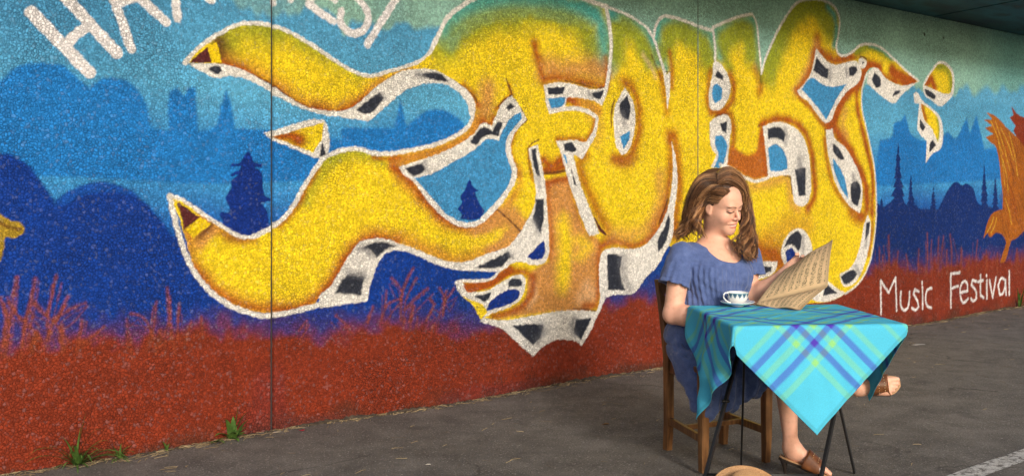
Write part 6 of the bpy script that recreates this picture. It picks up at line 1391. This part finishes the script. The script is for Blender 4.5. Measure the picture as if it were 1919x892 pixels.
def fill(gs, locks, per, spread, wave):
    G = [guide(g) for g in gs]
    for L in range(locks):
        x = rs.uniform(0, len(G) - 1.001); i = int(x); f = x - i; base_ = G[i] * (1 - f) + G[i + 1] * f
        t = np.linspace(0, 1, len(base_)); cen = np.array((.985, 5.045, 1.19)); inward = rs.uniform(0, 1) ** 1.5 * .030
        base_ = base_ + (cen - base_) * (inward / .12) * np.exp(-t * 1.2)[:, None]
        ph0 = 3.1 * x + rs.uniform(-1.2, 1.2); w1 = rs.uniform(3.1, 4.0); am = wave * rs.uniform(.6, 1.3) * np.clip((t - .28) / .5, 0, 1) ** 1.1
        off = np.stack([am * np.sin(t * w1 * 6.28 + ph0), am * .8 * np.cos(t * w1 * 6.28 + ph0), am * .25 * np.sin(t * w1 * 6.28 + ph0 + 1)], -1)
        tipx = rs.normal(0, .009, 3) * np.array((1, 1, .9)); col = browns[rs.randint(len(browns))] * rs.uniform(.62, 1.05)
        cut = rs.randint(len(base_) - 9, len(base_) + 1)
        for s_ in range(per):
            jit = rs.normal(0, spread, 3); p2 = rs.uniform(-.5, .5)
            o2 = np.stack([am * .35 * np.sin(t * w1 * 6.28 + ph0 + p2 * 3), am * .3 * np.cos(t * w1 * 6.28 + ph0 + p2 * 2), 0 * t], -1)
            path = base_ + off + o2 + jit * (.35 + .65 * np.sin(np.pi * np.clip(t * 1.1, 0, 1)) - .15 * t)[:, None] + tipx * (t ** 2)[:, None]
            strand(path[rs.randint(0, 3):cut], .0012, .0006, col * rs.uniform(.85, 1.18))
fill(near_g, 200, 13, .0044, .0095); fill(far_g, 200, 13, .0044, .0115)
for L in range(150):     # stray flyaways
    gs = near_g if L % 2 else far_g; fill([gs[rs.randint(len(gs) - 1)], gs[-1]] if L % 5 == 0 else [gs[i] for i in sorted(rs.choice(len(gs), 2, False))], 1, 1, .005, .014)
V = np.concatenate(HV); F = np.concatenate(HF); C = np.concatenate(HC)
hair = link('hair', npmesh('hair', V, F, True, C), HAIR, person)
# the mass under the strands, its colour darkened to paint in shade between locks
K = Field(.0035)
K.ell(hp(0, -.024, .046), (.0845 * HSC, .096 * HSC, .090 * HSC), HR, .02)
K.cone(ph(1318, 368, -.02), ph(1300, 405, -.01), .050, .040, .04); K.cone(ph(1300, 405, -.01), ph(1286, 430, -.01), .036, .016, .03)
K.cone(ph(1385, 362, .04), ph(1398, 410, .045), .040, .030, .04); K.cone(ph(1398, 410, .04), ph(1404, 452, .0), .030, .026, .03); K.cone(ph(1404, 452, .0), ph(1402, 476, -.05), .024, .014, .03)
K.ell(hp(0, .098, -.020), (.076 * HSC, .062 * HSC, .092 * HSC), HR, .008, True)
K.ell(hp(-.050, .070, -.012), (.060 * HSC, .060 * HSC, .074 * HSC), HR, .008, True)
K.ell(hp(-.090, .004, -.012), (.030 * HSC, .020 * HSC, .030 * HSC), HR, .008, True)
K.post = lambda P, d: d - .0005 * np.sin(P[:, 0] * 330 + 50 * P[:, 2] + 3 * np.sin(P[:, 2] * 40)) - .0004 * np.sin(P[:, 1] * 410 - P[:, 2] * 90)
Vk, Fk = K.mesh(); hairc = np.broadcast_to(lin((66, 44, 28)), Vk.shape)
me = npmesh('hair_mass', Vk, Fk, True, hairc); me.materials.append(HAIR)
o = bpy.data.objects.new('hair_mass', me); COL.objects.link(o); o.parent = hair; o.matrix_parent_inverse = hair.matrix_basis.inverted()

# ------------------------------------------------------------------ straw hat leaning on the table foot
m = NT('straw_braid'); co = m.obj(); hc = m.ramp(m.noise(co, 220, 3, .7), [(.3, (.36, .19, .085)), (.7, (.60, .36, .18))]); STRAW = m.base(hc, .75, .25); m.bump(m.noise(co, 260, 2), .4, .003)
m = NT('hat_ribbon'); RIB = m.base((.035, .022, .018), .7)
ax = Vector((.02, -.53, .85)).normalized(); sx_ = ax.cross(Z).normalized()
hcx = Vector((.915, 4.135, .080)); HM = Matrix((sx_, sx_.cross(ax) * -1, ax)).transposed()
prof = [(.142, -.003), (.142, .000)]
prof += [(r_, .0024 * (1 + math.cos((r_ - .09) * 2 * math.pi / .006)) * .5 + .006 * ((.14 - r_) / .06) ** 2) for r_ in np.linspace(.140, .080, 52)]
prof += [(.0785, .012), (.0770, .030), (.0755, .042)] + [(.0755 * math.cos(a) ** .75, .042 + .030 * math.sin(a) + .0010 * math.cos(a * 60)) for a in np.linspace(.05, 1.5707, 46)]
V, F, C = lathe(prof, 72); Vw = [tuple(hcx + HM @ Vector(v)) for v in V]
zmin = min(v[2] for v in Vw); Vw = [(v[0], v[1], v[2] - zmin + .008) for v in Vw]
hat = empty('straw_hat', (hcx.x, hcx.y, 0)); tag(hat, 'tan woven straw hat leaning on the foot bar of the table', 'hat')
o = link('brim_and_crown', npmesh('brim_and_crown', Vw, F), STRAW, hat); s_ = o.modifiers.new('thickness', 'SOLIDIFY'); s_.thickness = .0025
V, F, C = lathe([(.0800, .0115), (.0790, .028)], 72); link('ribbon', npmesh('ribbon', [tuple(hcx + HM @ Vector(v) - Vector((0, 0, zmin - .008))) for v in V], F), RIB, hat)

# ------------------------------------------------------------------ dark bag under the table
BG = Field(.005); BG.ell((1.085, 4.815, .405), (.050, .030, .075), None, .03); BG.ell((1.085, 4.810, .360), (.048, .034, .040), None, .03)
BG.post = lambda P, d: d - .003 * np.sin(P[:, 0] * 120 + P[:, 2] * 30)
m = NT('black_fabric'); BAGM = m.base((.010, .010, .011), .8); Vg, Fg = BG.mesh()
bag = empty('bag', (1.085, 4.815, .30)); link('pouch', npmesh('pouch', Vg, Fg), BAGM, bag); bm = bmesh.new()
tube(bm, [(1.06, 4.815, .44), (1.07, 4.83, .462), (1.10, 4.85, .462), (1.11, 4.82, .44)], .005, 8); link('strap', bm_mesh('strap', bm, True), BAGM, bag)
tag(bag, 'small black bag in the shade beside the chair seat under the table', 'bag')

# ------------------------------------------------------------------ weeds, straw and litter along the wall foot
m = NT('weed_leaf'); co = m.obj(); lc = m.ramp(m.noise(co, 22, 3), [(.3, (.035, .085, .016)), (.7, (.11, .20, .04))]); m.base(lc, .55, .3)
LEAF = m.m
m = NT('dry_straw'); lc = m.ramp(m.noise(m.obj(), 7, 3), [(.35, (.20, .14, .07)), (.7, (.46, .36, .20))]); DRY = m.base(lc, .8)
m = NT('dirt'); DIRT = m.base(m.ramp(m.noise(m.obj(), 30, 5), [(.3, (.035, .026, .018)), (.7, (.10, .075, .05))]), .95)
rs = np.random.RandomState(3)
def blade(V, F, base_, direc, length, width, bend, nseg=7, fold=.3):
    d = unit(direc); side_ = unit(np.cross(d, (0, 0, 1)) + 1e-6); p = np.array(base_, float); k0 = len(V)
    for i in range(nseg + 1):
        t = i / nseg; w = width * (math.sin(math.pi * min(1, .18 + .82 * (1 - t) ** .8)) if t < 1 else 0) * .5
        w = width * .5 * (1 - t) ** .7 * (.5 + 1.2 * min(t * 3, .5)); up = np.array((0, 0, 1.)) * fold * w
        V += [tuple(p - side_ * w + up), tuple(p), tuple(p + side_ * w + up)]
        dd = unit(d + np.array((0, 0, -1.)) * bend * t * t + 0 * side_); p = p + dd * length / nseg
    for i in range(nseg):
        a = k0 + 3 * i; F += [(a, a + 1, a + 4, a + 3), (a + 1, a + 2, a + 5, a + 4)]
def wall_at(px): 
    x = (px - 960) / 2000.; return (5.54 * x + 1.241) / (.7563 - .6543 * x)
def weed(name, px, label, blades, group=None, cat='weed'):
    s_ = wall_at(px); o0 = wpt(s_, .03, 0); root = empty(name, o0)
    for (az, el, L, w, b) in blades:
        V, F = [], []; a = math.radians(az); e = math.radians(el); dv = WD * math.cos(a) + WN * math.sin(a)
        L *= 1.55; w *= 1.3; b *= 1.5; blade(V, F, (o0[0] + rs.uniform(-.012, .012), o0[1] + rs.uniform(-.012, .012), 0.0), (dv[0] * math.cos(e), dv[1] * math.cos(e), math.sin(e)), L, w, b)
        link('leaf', npmesh('leaf', V, F), LEAF, root)
    tag(root, label, cat, group)
weed('grass_tuft', 140, 'largest green grass tuft at the wall foot, with long drooping blades', [(10, 80, .16, .018, .3), (30, 70, .14, .016, .9), (60, 25, .20, .024, .8), (40, 35, .18, .022, 1.4), (160, 30, .20, .018, .7), (175, 45, .17, .016, 1.0), (120, 55, .14, .016, .9), (90, 40, .13, .018, 1.1), (150, 65, .13, .014, .6), (20, 55, .13, .014, 1.0), (75, 80, .12, .012, .4), (5, 20, .12, .014, .6)] + [(rs.uniform(0, 180), rs.uniform(15, 75), rs.uniform(.06, .13), rs.uniform(.009, .016), rs.uniform(.5, 1.4)) for _ in range(16)])
weed('grass_sprig', 218, 'thin grass sprig beside the largest tuft at the wall foot', [(20, 80, .09, .010, .2), (150, 60, .07, .012, .8), (60, 40, .07, .012, .9), (100, 70, .06, .010, .5), (5, 50, .06, .010, .8)] + [(rs.uniform(0, 180), rs.uniform(10, 60), rs.uniform(.03, .06), .009, 1.) for _ in range(8)])
weed('weed_sprout', 308, 'tiny dark weed sprout between the grass and the leafy plant', [(20, 70, .05, .014, .5), (150, 60, .05, .014, .6), (80, 60, .04, .012, .7)])
weed('leafy_weed', 432, 'broad leaved green weed at the wall foot left of the dark joint', [(150, 70, .085, .038, .6), (100, 45, .075, .042, .9), (60, 60, .09, .036, .5), (20, 65, .10, .028, .4), (120, 80, .08, .034, .3), (170, 40, .07, .032, .9), (40, 30, .06, .034, .8), (5, 82, .11, .014, .2)] + [(rs.uniform(0, 180), rs.uniform(15, 60), rs.uniform(.04, .07), rs.uniform(.02, .032), rs.uniform(.5, 1.2)) for _ in range(8)])
weed('grass_tuft', 1905, 'small green grass tuft under the last letter of the festival lettering', [(20, 75, .16, .02, .4), (150, 60, .15, .02, .8), (80, 50, .13, .02, .9), (50, 80, .13, .018, .3), (170, 75, .14, .018, .5)])
weed('weed_sprout', 395, 'low pale sprout on the asphalt edge beside the leafy weed', [(80, 20, .06, .024, .6), (40, 30, .05, .022, .6), (120, 25, .05, .022, .6)])
# loose straw on the asphalt, denser along the wall
V, F = [], []
def straw_bit(x, y, L, w):
    a = rs.uniform(0, math.pi); d = np.array((math.cos(a), math.sin(a))); sd_ = np.array((-d[1], d[0])) * w; k0 = len(V); c = rs.uniform(-.3, .3)
    for i in range(4):
        t = i / 3 - .5; q_ = np.array((x, y)) + d * t * L + np.array((-d[1], d[0])) * c * L * (t * t); z_ = ground_z(x, y) + .004 + .004 * (1 - abs(2 * t)) * rs.rand()
        V.append((q_[0] - sd_[0], q_[1] - sd_[1], z_)); V.append((q_[0] + sd_[0], q_[1] + sd_[1], z_ + .0015))
    for i in range(3): b_ = k0 + 2 * i; F.append((b_, b_ + 1, b_ + 3, b_ + 2))
for i in range(2200):
    s_ = rs.uniform(-2.2, 10); o_ = abs(rs.normal(0, .05)) + .005; q_ = WP0 + WD * s_ + WN * o_; straw_bit(q_[0], q_[1], rs.uniform(.015, .07), rs.uniform(.0008, .002))
for i in range(420):
    s_ = rs.uniform(-2.2, 10); o_ = rs.uniform(.05, 3.6) * rs.uniform(.3, 1) ; q_ = WP0 + WD * s_ + WN * o_; straw_bit(q_[0], q_[1], rs.uniform(.02, .075), rs.uniform(.0007, .0017))
tag(link('loose_straw', npmesh('loose_straw', V, F, False), DRY), 'loose dry straw scattered over the asphalt and along the wall', 'straw', kind='stuff')
# dirt fillet
bm = bmesh.new(); bmesh.ops.create_icosphere(bm, subdivisions=1, radius=1.0); bm.verts.ensure_lookup_table()
IV = np.array([v.co[:] for v in bm.verts]); IF = np.array([[v.index for v in f.verts] for f in bm.faces]); bm.free(); DV, DF = [], []
for i in range(1500):
    s_ = rs.uniform(-2.2, 10); o_ = abs(rs.normal(0, .022)); q_ = WP0 + WD * s_ + WN * o_; r_ = rs.uniform(.004, .020) * (1.5 if value_noise(np.array([s_]), np.array([0.]), 2.5, 40)[0] > .1 else .8) * (1 - min(o_ / .08, .7))
    DV.append(IV * r_ * np.array((rs.uniform(.8, 1.8), rs.uniform(.8, 1.8), .55)) * rs.uniform(.8, 1.2, IV.shape) + np.array((q_[0], q_[1], ground_z(q_[0], q_[1]) + .001))); DF.append(IF + i * len(IV))
tag(link('wall_foot_dirt', npmesh('wall_foot_dirt', np.concatenate(DV), np.concatenate(DF), False), DIRT), 'dark dirt and grit gathered along the foot of the wall', 'dirt', kind='stuff')
# single bits of litter
def flake(name, px, py, rx, ry, mat, label, cat, rot=0., lift=.004, curl=.3):
    d = 2560. / (py - 345); x, y = (px - 960) / 2000 * d, d; V = [(x, y, ground_z(x, y) + lift)]; n = 14
    for k in range(n):
        a = 6.2832 * k / n; rr = 1 + .18 * math.sin(3 * a + px) + .1 * math.sin(5 * a); ux, uy = rx * math.cos(a) * rr, ry * math.sin(a) * rr
        V.append((x + ux * math.cos(rot) - uy * math.sin(rot), y + ux * math.sin(rot) + uy * math.cos(rot), ground_z(x, y) + lift + curl * rx * (.5 + .5 * math.sin(2 * a + px))))
    F = [(0, 1 + k, 1 + (k + 1) % n) for k in range(n)]; o = link(name, npmesh(name, V, F), mat); s_ = o.modifiers.new('thickness', 'SOLIDIFY'); s_.thickness = .0012; tag(o, label, cat)
def flat_mat(name, c, r_=.7): q_ = NT(name); q_.base(c, r_); q_.bump(q_.noise(q_.obj(), 120, 3), .2, .002); return q_.m
flake('petal', 566, 808, .013, .010, flat_mat('red_petal', (.36, .008, .03)), 'crimson petal lying at the wall foot right of the dark joint', 'petal', .3)
flake('dry_leaf', 1136, 791, .020, .010, flat_mat('dry_leaf', (.22, .12, .05)), 'curled brown dry leaf on open asphalt left of the chair', 'leaf', .4)
flake('paper_scrap', 803, 871, .012, .007, flat_mat('pale_scrap', (.62, .58, .52)), 'tiny pale paper scrap on the asphalt near the bottom edge', 'scrap', .2)
flake('wood_chip', 520, 812, .024, .004, flat_mat('pale_chip', (.62, .52, .38)), 'long pale wood chip at the foot of the dark wall joint', 'chip', .5, .006, .1)
flake('flattened_paper', 1719, 645, .060, .040, flat_mat('grey_paper', (.30, .29, .28)), 'flat grey paper patch lying on the asphalt right of the table', 'paper', .3, .003, .03)
